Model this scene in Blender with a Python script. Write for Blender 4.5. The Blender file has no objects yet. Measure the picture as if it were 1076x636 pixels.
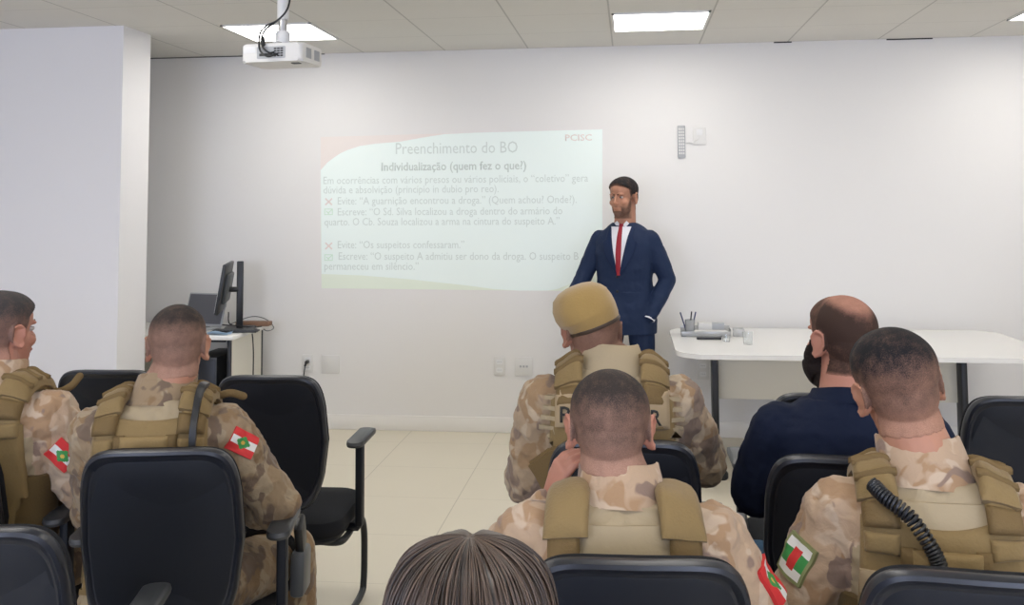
import bpy, bmesh, math, random
import numpy as np
from mathutils import Vector, Matrix, noise
from mathutils.bvhtree import BVHTree

random.seed(7)
PI = math.pi
S = bpy.context.scene
COL = S.collection

# ------------------------------------------------------------------ camera
CAM_F, CAM_CY, CAM_YAW, CAM_PITCH, CAM_ROLL = 1022.877, 143.7187, .1203, .0692, -.0067
CAM_LOC = Vector((0, 0, 1.5841))
WALL_Y, CEIL_Z = 6.837, 2.6905
_r = Vector((math.cos(CAM_YAW), math.sin(CAM_YAW), 0)); _F = Vector((-math.sin(CAM_YAW), math.cos(CAM_YAW), 0)); _Z = Vector((0, 0, 1))
CFW = _F * math.cos(CAM_PITCH) + _Z * math.sin(CAM_PITCH)
_u = _Z * math.cos(CAM_PITCH) - _F * math.sin(CAM_PITCH)
CR = _r * math.cos(CAM_ROLL) + _u * math.sin(CAM_ROLL)
CU = -_r * math.sin(CAM_ROLL) + _u * math.cos(CAM_ROLL)
cam = bpy.data.cameras.new('camera')
cam.sensor_width = 36; cam.lens = 36 * CAM_F / 1076; cam.shift_y = (CAM_CY - 318) / 1076
cam.clip_start = .02
camo = bpy.data.objects.new('camera', cam); COL.objects.link(camo)
M3 = Matrix((CR, CU, -CFW)).transposed()
camo.matrix_world = Matrix.Translation(CAM_LOC) @ M3.to_4x4()
S.camera = camo
def ray(x, y): return CFW + CR * (x - 538) / CAM_F + CU * (CAM_CY - y) / CAM_F
def at_y(x, y, Y): v = ray(x, y); return CAM_LOC + v * (Y / v.y)
def at_z(x, y, z): v = ray(x, y); return CAM_LOC + v * ((z - CAM_LOC.z) / v.z)

# ------------------------------------------------------------------ light
S.view_settings.view_transform = 'Standard'; S.view_settings.look = 'None'
S.view_settings.gamma = 1; S.view_settings.use_curve_mapping = False
S.view_settings.exposure = 0.0
PANEL_E, DAY_E = 12.8, 130
W = bpy.data.worlds.new('world'); S.world = W; W.use_nodes = True
W.node_tree.nodes['Background'].inputs[0].default_value = (.62, .72, 1, 1)
W.node_tree.nodes['Background'].inputs[1].default_value = 1.0
def area(name, loc, rot, sx, sy, power, col):
    l = bpy.data.lights.new(name, 'AREA'); l.shape = 'RECTANGLE'; l.size = sx; l.size_y = sy
    l.energy = power; l.color = col
    o = bpy.data.objects.new(name, l); o.location = loc; o.rotation_euler = rot; COL.objects.link(o)
    return o
# daylight coming in through the windows of the rear wall
area('daylight_window_1', (-2.2, -3.12, 1.65), (PI / 2, 0, 0), 2.3, 1.3, DAY_E, (.66, .74, 1))
area('daylight_window_2', (2.2, -3.12, 1.65), (PI / 2, 0, 0), 2.3, 1.3, DAY_E, (.66, .74, 1))

# ------------------------------------------------------------------ materials
def mat(name, col, rough=.6, metal=0., spec=.5, bump=None, emit=None, sheen=0., alpha=None, trans=0.):
    m = bpy.data.materials.new(name); m.use_nodes = True
    nt = m.node_tree; b = nt.nodes['Principled BSDF']
    b.inputs['Base Color'].default_value = (*col, 1); b.inputs['Roughness'].default_value = rough
    b.inputs['Metallic'].default_value = metal; b.inputs['Specular IOR Level'].default_value = spec
    if sheen: b.inputs['Sheen Weight'].default_value = sheen
    if trans: b.inputs['Transmission Weight'].default_value = trans
    if emit: b.inputs['Emission Color'].default_value = (*emit[0], 1); b.inputs['Emission Strength'].default_value = emit[1]
    if bump:
        tc = nt.nodes.new('ShaderNodeTexCoord'); n = nt.nodes.new('ShaderNodeTexNoise')
        n.inputs['Scale'].default_value = bump[0]; n.inputs['Detail'].default_value = 4
        bp = nt.nodes.new('ShaderNodeBump'); bp.inputs['Strength'].default_value = bump[1]; bp.inputs['Distance'].default_value = bump[2] if len(bump) > 2 else .002
        nt.links.new(tc.outputs['Object'], n.inputs['Vector']); nt.links.new(n.outputs['Fac'], bp.inputs['Height'])
        nt.links.new(bp.outputs['Normal'], b.inputs['Normal'])
    return m
def N(nt, t, **k):
    n = nt.nodes.new(t)
    for a, v in k.items(): setattr(n, a, v)
    return n
def mth(nt, op, a, b=None, c=None):
    n = N(nt, 'ShaderNodeMath', operation=op)
    for i, v in enumerate((a, b, c)):
        if v is None: continue
        if hasattr(v, 'links'): nt.links.new(v, n.inputs[i])
        else: n.inputs[i].default_value = v
    return n.outputs[0]
def grid_mat(name, base, line, sx, sy, ox, oy, wx, wy, rough, var=.02, spec=.5):
    m = mat(name, base, rough, spec=spec); nt = m.node_tree; b = nt.nodes['Principled BSDF']
    tc = N(nt, 'ShaderNodeTexCoord'); sp = N(nt, 'ShaderNodeSeparateXYZ'); nt.links.new(tc.outputs['Object'], sp.inputs[0])
    masks = []
    for ch, s, o, w in ((0, sx, ox, wx), (1, sy, oy, wy)):
        v = mth(nt, 'ADD', sp.outputs[ch], -o); v = mth(nt, 'DIVIDE', v, s)
        fr = mth(nt, 'FRACT', v); d = mth(nt, 'ABSOLUTE', mth(nt, 'SUBTRACT', fr, .5))
        masks.append(mth(nt, 'GREATER_THAN', d, .5 - w / s / 2))
    mk = mth(nt, 'MAXIMUM', masks[0], masks[1])
    no = N(nt, 'ShaderNodeTexNoise'); no.inputs['Scale'].default_value = 3; nt.links.new(tc.outputs['Object'], no.inputs['Vector'])
    mx = N(nt, 'ShaderNodeMix', data_type='RGBA'); mx.inputs['A'].default_value = (*base, 1); mx.inputs['B'].default_value = (*[c * (1 - var * 4) for c in base], 1)
    nt.links.new(no.outputs['Fac'], mx.inputs['Factor'])
    m2 = N(nt, 'ShaderNodeMix', data_type='RGBA'); nt.links.new(mx.outputs['Result'], m2.inputs['A']); m2.inputs['B'].default_value = (*line, 1)
    nt.links.new(mk, m2.inputs['Factor']); nt.links.new(m2.outputs['Result'], b.inputs['Base Color'])
    bp = N(nt, 'ShaderNodeBump', invert=True); bp.inputs['Strength'].default_value = .3; bp.inputs['Distance'].default_value = .002
    nt.links.new(mk, bp.inputs['Height']); nt.links.new(bp.outputs['Normal'], b.inputs['Normal'])
    return m
def camo_mat(name, seed=0., tint=(1, 1, 1), light=1.0):
    m = mat(name, (.5, .4, .3), .85, spec=.2, sheen=.15); nt = m.node_tree; b = nt.nodes['Principled BSDF']
    tc = N(nt, 'ShaderNodeTexCoord'); mp = N(nt, 'ShaderNodeMapping'); mp.inputs['Location'].default_value = (seed, seed * .7, seed * 1.3)
    mp.inputs['Scale'].default_value = (1, 1, .8); nt.links.new(tc.outputs['Object'], mp.inputs['Vector'])
    cols = [(.47, .355, .245), (.38, .255, .15), (.265, .195, .155), (.54, .44, .33)]
    cur = None
    for i, (c, sc, th) in enumerate(((cols[1], 12, .54), (cols[3], 14, .56), (cols[2], 13, .58))):
        n = N(nt, 'ShaderNodeTexNoise'); n.inputs['Scale'].default_value = sc; n.inputs['Detail'].default_value = 2.5; n.inputs['Distortion'].default_value = .5
        ad = N(nt, 'ShaderNodeVectorMath', operation='ADD'); ad.inputs[1].default_value = (i * 7.3, i * 3.1, i * 5.7)
        nt.links.new(mp.outputs[0], ad.inputs[0]); nt.links.new(ad.outputs[0], n.inputs['Vector'])
        rp = N(nt, 'ShaderNodeMapRange'); rp.inputs['From Min'].default_value = th - .016; rp.inputs['From Max'].default_value = th + .016
        nt.links.new(n.outputs['Fac'], rp.inputs['Value'])
        mx = N(nt, 'ShaderNodeMix', data_type='RGBA')
        c = [v * t * light for v, t in zip(c, tint)]; b0 = [v * t * light for v, t in zip(cols[0], tint)]
        mx.inputs['B'].default_value = (*c, 1)
        if cur is None: mx.inputs['A'].default_value = (*b0, 1)
        else: nt.links.new(cur, mx.inputs['A'])
        nt.links.new(rp.outputs[0], mx.inputs['Factor']); cur = mx.outputs['Result']
    nt.links.new(cur, b.inputs['Base Color'])
    n = N(nt, 'ShaderNodeTexNoise'); n.inputs['Scale'].default_value = 28; n.inputs['Detail'].default_value = 3; n.inputs['Distortion'].default_value = 1
    nt.links.new(tc.outputs['Object'], n.inputs['Vector'])
    bp = N(nt, 'ShaderNodeBump'); bp.inputs['Strength'].default_value = .6; bp.inputs['Distance'].default_value = .008
    nt.links.new(n.outputs['Fac'], bp.inputs['Height']); nt.links.new(bp.outputs['Normal'], b.inputs['Normal'])
    return m
def hair_mat(name, skin, hair, scale=600):
    """clipped hair: the scalp shows between short hairs where the cut is faded"""
    m = mat(name, hair, .75, spec=.2); nt = m.node_tree; b = nt.nodes['Principled BSDF']
    at = N(nt, 'ShaderNodeAttribute', attribute_name='fade')
    tc = N(nt, 'ShaderNodeTexCoord'); n = N(nt, 'ShaderNodeTexNoise'); n.inputs['Scale'].default_value = scale; n.inputs['Detail'].default_value = 2
    n2 = N(nt, 'ShaderNodeTexNoise'); n2.inputs['Scale'].default_value = 45; n2.inputs['Detail'].default_value = 3
    nt.links.new(tc.outputs['Object'], n.inputs['Vector']); nt.links.new(tc.outputs['Object'], n2.inputs['Vector'])
    a = mth(nt, 'ADD', at.outputs['Fac'], mth(nt, 'MULTIPLY', mth(nt, 'SUBTRACT', n.outputs['Fac'], .5), .75))
    a = mth(nt, 'ADD', a, mth(nt, 'MULTIPLY', mth(nt, 'SUBTRACT', n2.outputs['Fac'], .5), .5))
    cl = N(nt, 'ShaderNodeClamp'); nt.links.new(a, cl.inputs[0])
    mx = N(nt, 'ShaderNodeMix', data_type='RGBA'); mx.inputs['A'].default_value = (*skin, 1); mx.inputs['B'].default_value = (*hair, 1)
    nt.links.new(cl.outputs[0], mx.inputs['Factor']); nt.links.new(mx.outputs['Result'], b.inputs['Base Color'])
    bp = N(nt, 'ShaderNodeBump'); bp.inputs['Strength'].default_value = .5; bp.inputs['Distance'].default_value = .002
    nt.links.new(n.outputs['Fac'], bp.inputs['Height']); nt.links.new(bp.outputs['Normal'], b.inputs['Normal'])
    return m

def skin_mat(name, col):
    m = mat(name, col, .5, spec=.35, bump=(90, .15)); b = m.node_tree.nodes['Principled BSDF']
    b.inputs['Subsurface Weight'].default_value = .12; b.inputs['Subsurface Radius'].default_value = (.012, .005, .003); b.inputs['Subsurface Scale'].default_value = 1.
    nt = m.node_tree; tc = N(nt, 'ShaderNodeTexCoord'); n = N(nt, 'ShaderNodeTexNoise'); n.inputs['Scale'].default_value = 14; n.inputs['Detail'].default_value = 3
    nt.links.new(tc.outputs['Object'], n.inputs['Vector'])
    mx = N(nt, 'ShaderNodeMix', data_type='RGBA'); mx.inputs['A'].default_value = (*[c * 1.1 for c in col], 1)
    mx.inputs['B'].default_value = (col[0] * .92, col[1] * .78, col[2] * .74, 1)
    nt.links.new(n.outputs['Fac'], mx.inputs['Factor']); nt.links.new(mx.outputs['Result'], b.inputs['Base Color'])
    return m

MT = {}
MT['wall'] = mat('white_wall_paint', (.80, .785, .76), .85, spec=.2, bump=(60, .05))
MT['stub'] = mat('partition_paint', (.82, .81, .82), .8, spec=.2)
MT['ceiling'] = grid_mat('ceiling_tiles', (.74, .725, .685), (.50, .49, .46), .6, .6, -1.307, WALL_Y, .010, .004, .9, .01, .2)
MT['floor'] = grid_mat('porcelain_floor_tiles', (.74, .68, .55), (.52, .47, .37), .6, .6, -1.549, 6.5, .005, .003, .35, .01, .35)
MT['base'] = mat('baseboard_paint', (.83, .81, .77), .5)
MT['panel'] = mat('light_diffuser', (1, 1, 1), .5, emit=((1, .965, .91), PANEL_E))
MT['white_metal'] = mat('white_metal', (.78, .78, .77), .4)
MT['white_plastic'] = mat('white_plastic', (.72, .71, .68), .4)
MT['grey_plastic'] = mat('grey_plastic', (.42, .43, .44), .45)
MT['dark_grey'] = mat('dark_grey_plastic', (.07, .075, .08), .45)
MT['black'] = mat('black_plastic', (.012, .013, .015), .4)
MT['chair_plastic'] = mat('chair_black_plastic', (.007, .009, .014), .55, spec=.3, bump=(300, .12, .001))
MT['chair_rim'] = mat('chair_rim_plastic', (.012, .014, .020), .36, spec=.4)
MT['chair_fabric'] = mat('chair_black_fabric', (.012, .013, .016), .9, spec=.2, bump=(400, .3, .001))
MT['arm_pad'] = mat('armrest_plastic', (.035, .038, .042), .42, spec=.6)
MT['black_metal'] = mat('black_painted_steel', (.016, .017, .02), .4, metal=.2)
MT['table_top'] = mat('white_laminate', (.84, .83, .80), .25, spec=.4)
MT['cream'] = mat('cream_laminate', (.72, .69, .60), .5)
MT['desk_panel'] = mat('light_grey_laminate', (.66, .65, .61), .5)
MT['shadow_gap'] = mat('dark_gap', (.03, .03, .03), .8)
MT['lap_screen'] = mat('laptop_screen', (.13, .13, .14), .4)
MT['glass'] = mat('clear_glass', (.95, .97, .97), .05, trans=.95)
MT['pen'] = mat('pen_blue', (.03, .04, .12), .4)
MT['clear'] = mat('clear_acrylic', (.75, .76, .75), .15, trans=.6)
MT['paper'] = mat('paper', (.7, .69, .66), .7)
MT['mask'] = mat('pale_blue_paper', (.45, .6, .75), .7)
MT['brown'] = mat('brown_notebook', (.22, .12, .07), .6)
MT['metal'] = mat('brushed_metal', (.5, .5, .5), .35, metal=.9)
MT['vest'] = mat('coyote_nylon', (.235, .160, .066), .8, spec=.25, bump=(160, .5, .003), sheen=.1)
MT['vest_light'] = mat('light_coyote_webbing', (.275, .19, .082), .8, spec=.25, bump=(220, .5, .003))
MT['vest_dark'] = mat('dark_coyote_webbing', (.165, .108, .044), .8, spec=.25, bump=(220, .5, .003))
MT['shirt_tan'] = mat('tan_knit_fabric', (.37, .295, .185), .85, spec=.2, bump=(120, .3, .003))
MT['label'] = mat('tan_name_panel', (.36, .27, .16), .8, spec=.2)
MT['camo'] = camo_mat('desert_camouflage', 0, (1, .97, .90), .80)
MT['camo2'] = camo_mat('desert_camouflage_light', 4.2, (1.02, .96, .92), .90)
MT['camo3'] = camo_mat('desert_camouflage_dark', 8.9, (1, .95, .82), .60)
MT['navy_shirt'] = mat('navy_cotton', (.010, .015, .035), .85, spec=.15, bump=(50, .3, .006))
MT['jeans'] = mat('blue_denim', (.035, .085, .15), .85, spec=.2, bump=(300, .3))
MT['suit'] = mat('navy_suit_wool', (.011, .023, .062), .7, spec=.25, bump=(350, .2))
MT['suit_dark'] = mat('navy_suit_lapel', (.008, .019, .058), .7, spec=.25)
MT['dress_shirt'] = mat('white_dress_shirt', (.75, .75, .78), .7)
MT['tie'] = mat('red_tie_silk', (.30, .006, .018), .55)
MT['shoe'] = mat('black_leather', (.012, .011, .01), .3)
MT['boot'] = mat('tan_suede', (.25, .17, .08), .85)
MT['beret'] = mat('mustard_felt', (.33, .215, .075), .95, spec=.1, sheen=.3, bump=(160, .3, .003))
MT['beret_band'] = mat('dark_brown_leather', (.05, .03, .018), .5)
MT['skin'] = skin_mat('skin_light_tan', (.43, .225, .145))
MT['skin_pink'] = skin_mat('skin_ruddy', (.44, .215, .15))
MT['skin_brown'] = skin_mat('skin_brown', (.30, .145, .095))
MT['hair_buzz'] = hair_mat('buzzed_dark_brown_hair', (.39, .22, .155), (.030, .024, .021))
MT['hair_black'] = hair_mat('black_faded_hair', (.42, .225, .15), (.010, .010, .012))
MT['hair_grey'] = hair_mat('dark_greying_hair', (.42, .22, .155), (.045, .042, .042))
MT['hair_brown'] = hair_mat('short_brown_hair', (.43, .21, .145), (.045, .025, .018))
MT['hair_close'] = hair_mat('shaved_brown_hair', (.28, .15, .10), (.04, .022, .016))
MT['beard'] = mat('dark_beard', (.018, .012, .010), .8, spec=.2, bump=(150, .8, .005))
MT['eye'] = mat('eye_white', (.42, .38, .36), .35)
MT['iris'] = mat('dark_iris', (.02, .012, .008), .2)
MT['lip'] = mat('lip_skin', (.36, .12, .10), .5)
MT['red'] = mat('flag_red', (.62, .03, .03), .7)
MT['white_cloth'] = mat('flag_white', (.75, .74, .70), .7)
MT['green'] = mat('flag_green', (.04, .26, .06), .7)
MT['badge_green'] = mat('badge_olive', (.22, .24, .10), .7)
MT['yellow'] = mat('badge_yellow', (.65, .45, .08), .7)
MT['letter'] = mat('black_letters', (.02, .02, .018), .7)
MT['blouse'] = mat('dark_blouse', (.03, .03, .035), .85, bump=(120, .2))

# ------------------------------------------------------------------ mesh helpers
def link(name, me, m, parent=None, smooth=True):
    me.name = name
    if m is not None:
        for q in (m if isinstance(m, (list, tuple)) else [m]): me.materials.append(MT[q] if isinstance(q, str) else q)
    o = bpy.data.objects.new(name, me); COL.objects.link(o)
    if parent is not None: o.parent = parent
    return o
def obj(name, bm, m, parent=None, smooth=True, angle=40):
    bmesh.ops.recalc_face_normals(bm, faces=bm.faces)
    me = bpy.data.meshes.new(name); bm.to_mesh(me); bm.free()
    if smooth:
        me.polygons.foreach_set('use_smooth', [True] * len(me.polygons))
        me.set_sharp_from_angle(angle=math.radians(angle))
    return link(name, me, m, parent)
def tag(o, label, cat, group=None):
    o['label'] = label; o['category'] = cat
    if group: o['group'] = group
    return o
def thing(name, label, cat, loc=(0, 0, 0), rz=0, group=None):
    o = bpy.data.objects.new(name, None); COL.objects.link(o); o.empty_display_size = .1
    o.location = loc; o.rotation_euler = (0, 0, rz); return tag(o, label, cat, group)
def struct(name, bm, m, **k):
    o = obj(name, bm, m, **k); o['kind'] = 'structure'; return o
def NB(): return bmesh.new()
def box(bm, x0, x1, y0, y1, z0, z1, bev=0, M=None, seg=2):
    r = bmesh.ops.create_cube(bm, size=1); vs = r['verts']
    bmesh.ops.scale(bm, vec=(x1 - x0, y1 - y0, z1 - z0), verts=vs)
    bmesh.ops.translate(bm, vec=((x0 + x1) / 2, (y0 + y1) / 2, (z0 + z1) / 2), verts=vs)
    if bev:
        es = list({e for v in vs for e in v.link_edges})
        r2 = bmesh.ops.bevel(bm, geom=es, offset=bev, segments=seg, affect='EDGES', profile=.5)
        vs = list({v for f in r2['faces'] for v in f.verts} | {v for v in vs if v.is_valid})
    if M is not None: bmesh.ops.transform(bm, matrix=M, verts=vs)
    return bm
def loft(bm, rings, cap=True, closed=True):
    V = [[bm.verts.new(p) for p in r] for r in rings]
    n = len(V[0])
    for a, b in zip(V[:-1], V[1:]):
        for i in range(n if closed else n - 1):
            j = (i + 1) % n
            bm.faces.new((a[i], a[j], b[j], b[i]))
    if cap and closed:
        bm.faces.new(V[0][::-1]); bm.faces.new(V[-1])
    return V
def frames(pts, up=None):
    T = []
    for i in range(len(pts)):
        a = pts[max(i - 1, 0)]; b = pts[min(i + 1, len(pts) - 1)]; t = (b - a); T.append(t.normalized() if t.length > 1e-9 else Vector((0, 0, 1)))
    s = (up if up is not None else (Vector((0, 0, 1)) if abs(T[0].z) < .9 else Vector((0, 1, 0))))
    out = []
    for t in T:
        n = s - t * s.dot(t)
        if n.length < 1e-6: n = t.orthogonal()
        n.normalize(); out.append((t, n, t.cross(n))); s = n
    return out
def tube(bm, pts, rads, n=12, up=None, ends=True):
    """rounded tube through pts; rads is a number, or per point a number or (r along up, r across)"""
    pts = [Vector(p) for p in pts]
    if not isinstance(rads, (list, tuple)): rads = [rads] * len(pts)
    R = [(r, r) if not isinstance(r, (tuple, list)) else r for r in rads]
    F = frames(pts, up)
    rings = []
    def ring(p, f, ra, rb): return [p + f[1] * ra * math.cos(2 * PI * k / n) + f[2] * rb * math.sin(2 * PI * k / n) for k in range(n)]
    if ends:
        for a in (80, 50, 25):
            c, s_ = math.cos(math.radians(a)), math.sin(math.radians(a)); m_ = min(R[0])
            rings.append(ring(pts[0] - F[0][0] * m_ * s_, F[0], R[0][0] * c, R[0][1] * c))
    for p, f, r in zip(pts, F, R): rings.append(ring(p, f, *r))
    if ends:
        for a in (25, 50, 80):
            c, s_ = math.cos(math.radians(a)), math.sin(math.radians(a)); m_ = min(R[-1])
            rings.append(ring(pts[-1] + F[-1][0] * m_ * s_, F[-1], R[-1][0] * c, R[-1][1] * c))
    loft(bm, rings); return bm
def curve_pts(ctrl, n=8):
    """Catmull-Rom through control points"""
    c = [Vector(p) for p in ctrl]; c = [c[0] * 2 - c[1]] + c + [c[-1] * 2 - c[-2]]
    out = []
    for i in range(1, len(c) - 2):
        for k in range(n):
            t = k / n; p0, p1, p2, p3 = c[i - 1:i + 3]
            out.append(.5 * ((2 * p1) + (p2 - p0) * t + (2 * p0 - 5 * p1 + 4 * p2 - p3) * t * t + (3 * p1 - p0 - 3 * p2 + p3) * t ** 3))
    out.append(c[-2]); return out
def ell(bm, c, r, M=None, sub=3):
    g = bmesh.ops.create_icosphere(bm, subdivisions=sub, radius=1)
    X = Matrix.Translation(Vector(c)) @ Matrix.Diagonal((*r, 1))
    if M is not None: X = M @ X
    bmesh.ops.transform(bm, matrix=X, verts=g['verts']); return bm
def prism(bm, poly, axis, a0, a1, M=None):
    """extrude a 2-D outline; axis 'y': poly=(x,z); 'z': poly=(x,y); 'x': poly=(y,z)"""
    def P(p, a): return {'y': (p[0], a, p[1]), 'z': (p[0], p[1], a), 'x': (a, p[0], p[1])}[axis]
    A = [bm.verts.new(P(p, a0)) for p in poly]; B = [bm.verts.new(P(p, a1)) for p in poly]
    bm.faces.new(A[::-1]); bm.faces.new(B)
    for i in range(len(poly)):
        j = (i + 1) % len(poly); bm.faces.new((A[i], A[j], B[j], B[i]))
    if M is not None: bmesh.ops.transform(bm, matrix=M, verts=A + B)
    return bm
def rrect(w, h, r, n=6, cx=0, cy=0):
    out = []
    for sx, sy, a0 in ((1, 1, 0), (-1, 1, 90), (-1, -1, 180), (1, -1, 270)):
        for k in range(n + 1):
            a = math.radians(a0 + 90 * k / n)
            out.append((cx + sx * (w / 2 - r) + r * math.cos(a), cy + sy * (h / 2 - r) + r * math.sin(a)))
    return out
def lathe(bm, prof, n=24, c=(0, 0, 0)):
    rings = [[Vector((c[0] + r * math.cos(2 * PI * k / n), c[1] + r * math.sin(2 * PI * k / n), c[2] + z)) for k in range(n)] for r, z in prof]
    loft(bm, rings); return bm
def remesh(bm, voxel, smooth=4, disp=(), fac=.5):
    bmesh.ops.recalc_face_normals(bm, faces=bm.faces)
    me = bpy.data.meshes.new('t'); bm.to_mesh(me); bm.free()
    o = bpy.data.objects.new('t', me); COL.objects.link(o)
    m = o.modifiers.new('r', 'REMESH'); m.mode = 'VOXEL'; m.voxel_size = voxel; m.use_smooth_shade = True
    if smooth: s = o.modifiers.new('s', 'SMOOTH'); s.iterations = smooth; s.factor = fac
    for i, (typ, size, strength) in enumerate(disp):
        t = bpy.data.textures.new('wrinkle', typ); t.noise_scale = size
        if typ == 'CLOUDS': t.noise_depth = 2
        d = o.modifiers.new('d', 'DISPLACE'); d.texture = t; d.texture_coords = 'LOCAL'; d.strength = strength; d.mid_level = .5
    dg = bpy.context.evaluated_depsgraph_get(); dg.update()
    out = bpy.data.meshes.new_from_object(o.evaluated_get(dg))
    bpy.data.objects.remove(o); bpy.data.meshes.remove(me)
    out.polygons.foreach_set('use_smooth', [True] * len(out.polygons))
    return out
def verts_np(me):
    a = np.empty(len(me.vertices) * 3, 'f'); me.vertices.foreach_get('co', a); return a.reshape(-1, 3)
def norms_np(me):
    a = np.empty(len(me.vertices) * 3, 'f'); me.vertex_normals.foreach_get('vector', a); return a.reshape(-1, 3)
def shell(me, t, thick, name, m, parent, base=.0006, fade=None):
    """hair or beard grown off a body mesh: the faces where t > 0, lifted off along the normal, closed on the inside"""
    co, no = verts_np(me), norms_np(me)
    nl = len(me.loops); lv = np.empty(nl, 'i'); me.loops.foreach_get('vertex_index', lv)
    ls = np.empty(len(me.polygons), 'i'); me.polygons.foreach_get('loop_start', ls)
    lt = np.empty(len(me.polygons), 'i'); me.polygons.foreach_get('loop_total', lt)
    q = ls[lt == 4]; F = np.stack([lv[q + k] for k in range(4)], 1)
    F = F[(t[F] > 0).all(1)]
    used = np.unique(F); idx = -np.ones(len(co), 'i'); idx[used] = np.arange(len(used)); F = idx[F]
    tk = thick[used] if isinstance(thick, np.ndarray) else thick
    out = co[used] + no[used] * (base + tk * np.clip(t[used], 0, 1))[:, None]
    inn = co[used] - no[used] * .003
    n = len(used)
    E = {}
    for f in F:
        for a, b in zip(f, np.roll(f, -1)): E[(a, b)] = 1
    side = [(a, a + n, b + n, b) for (a, b) in E if (b, a) not in E]
    faces = [tuple(map(int, f)) for f in F] + [tuple(int(v) + n for v in f[::-1]) for f in F] + [tuple(map(int, s)) for s in side]
    nm = bpy.data.meshes.new(name); nm.from_pydata(np.concatenate([out, inn]).tolist(), [], faces)
    nm.polygons.foreach_set('use_smooth', [True] * len(nm.polygons))
    fd = (fade if fade is not None else t)[used]
    at = nm.attributes.new('fade', 'FLOAT', 'POINT'); at.data.foreach_set('value', np.concatenate([fd, fd]).astype('f'))
    return link(name, nm, m, parent)
def text_bm(s, size, bold=False):
    cu = bpy.data.curves.new('t', 'FONT'); cu.body = s; cu.size = size; cu.resolution_u = 2; cu.align_x = 'LEFT'
    if bold: cu.offset = size * .012
    o = bpy.data.objects.new('t', cu); COL.objects.link(o)
    dg = bpy.context.evaluated_depsgraph_get(); dg.update()
    me = bpy.data.meshes.new_from_object(o.evaluated_get(dg)); bpy.data.objects.remove(o)
    return me
def place_text(s, p0, width, height, m, parent, name='text_line', bold=False, M=None, thick=.0006, hs=None):
    """lettering in the XZ plane, left end of its baseline at p0, stretched to width"""
    me = text_bm(s, height, bold); co = verts_np(me)
    x0, x1 = co[:, 0].min(), co[:, 0].max()
    k = width / (x1 - x0)
    co2 = np.stack([(co[:, 0] - x0) * k, np.zeros(len(co)), co[:, 1]], 1)
    X = Matrix.Translation(Vector(p0)) if M is None else M
    co2 = np.array([list(X @ Vector(c)) for c in co2.tolist()], 'f')
    me.vertices.foreach_set('co', co2.ravel()); me.update()
    bm = bmesh.new(); bm.from_mesh(me)
    r = bmesh.ops.extrude_face_region(bm, geom=bm.faces[:])
    nv = [v for v in r['geom'] if isinstance(v, bmesh.types.BMVert)]
    d = (X.to_3x3() @ Vector((0, -1, 0))).normalized() * thick
    bmesh.ops.translate(bm, vec=d, verts=nv)
    return obj(name, bm, m, parent, smooth=False)

# ------------------------------------------------------------------ the room
XL, XR, YB = -4.6, 4.4, -3.0
PX0, PX1 = -3.06, None
PY0, PY1 = 5.565, 5.905
struct('floor', box(NB(), XL - .2, XR + .2, YB - .2, WALL_Y + .2, -.1, 0), 'floor', smooth=False)
LX = (-2.187, .193, 2.583); LY = (5.917, 3.517, 1.117, -1.283)
bm = NB(); box(bm, XL - .2, XR + .2, YB - .2, WALL_Y + .2, CEIL_Z, CEIL_Z + .1)
struct('ceiling', bm, 'ceiling', smooth=False)
struct('wall_back', box(NB(), XL - .2, XR + .2, WALL_Y, WALL_Y + .2, 0, CEIL_Z), 'wall', smooth=False)
struct('wall_left', box(NB(), XL - .2, XL, YB, WALL_Y, 0, CEIL_Z), 'wall', smooth=False)
struct('wall_right', box(NB(), XR, XR + .2, YB, WALL_Y, 0, CEIL_Z), 'wall', smooth=False)
bm = NB()   # rear wall with two window openings
for a in ((XL, -3.4, 0, CEIL_Z), (-1.0, 1.0, 0, CEIL_Z), (3.4, XR, 0, CEIL_Z), (-3.4, -1.0, 0, 1.0), (-3.4, -1.0, 2.3, CEIL_Z), (1.0, 3.4, 0, 1.0), (1.0, 3.4, 2.3, CEIL_Z)):
    box(bm, a[0], a[1], YB - .2, YB, a[2], a[3])
struct('wall_rear', bm, 'wall', smooth=False)
for i, cx in enumerate((-2.2, 2.2)):
    bm = NB()
    for a in ((-1.2, -1.15, 1.0, 2.3), (1.15, 1.2, 1.0, 2.3), (-1.15, 1.15, 1.0, 1.05), (-1.15, 1.15, 2.25, 2.3), (-.025, .025, 1.05, 2.25)):
        box(bm, cx + a[0], cx + a[1], YB - .1, YB - .04, a[2], a[3])
    struct('window_%d' % (i + 1), bm, 'white_metal', smooth=False)
# thick partition end on the left, its broad face towards the audience
struct('wall_partition', box(NB(), XL, PX0, PY0, PY1, 0, CEIL_Z), 'stub', smooth=False)
struct('baseboard_back', box(NB(), XL, XR, WALL_Y - .015, WALL_Y, 0, .104, .003), 'base')
struct('baseboard_partition', box(NB(), XL, PX0 + .012, PY0 - .012, PY0, 0, .104, .003), 'base')
bm = NB(); box(bm, XL, -2.2, WALL_Y - .004, WALL_Y, CEIL_Z - .006, CEIL_Z)  # dark strip painting in the shade of the gap below the ceiling
struct('shadow_strip_1', bm, 'shadow_gap', smooth=False)
bm = NB(); box(bm, 1.0, 1.12, WALL_Y - .006, WALL_Y, CEIL_Z - .008, CEIL_Z); box(bm, 1.75, 2.05, WALL_Y - .006, WALL_Y, CEIL_Z - .008, CEIL_Z)  # two more short strips, gap shadow put in as dark colour
struct('shadow_strip_2', bm, 'shadow_gap', smooth=False)

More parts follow.
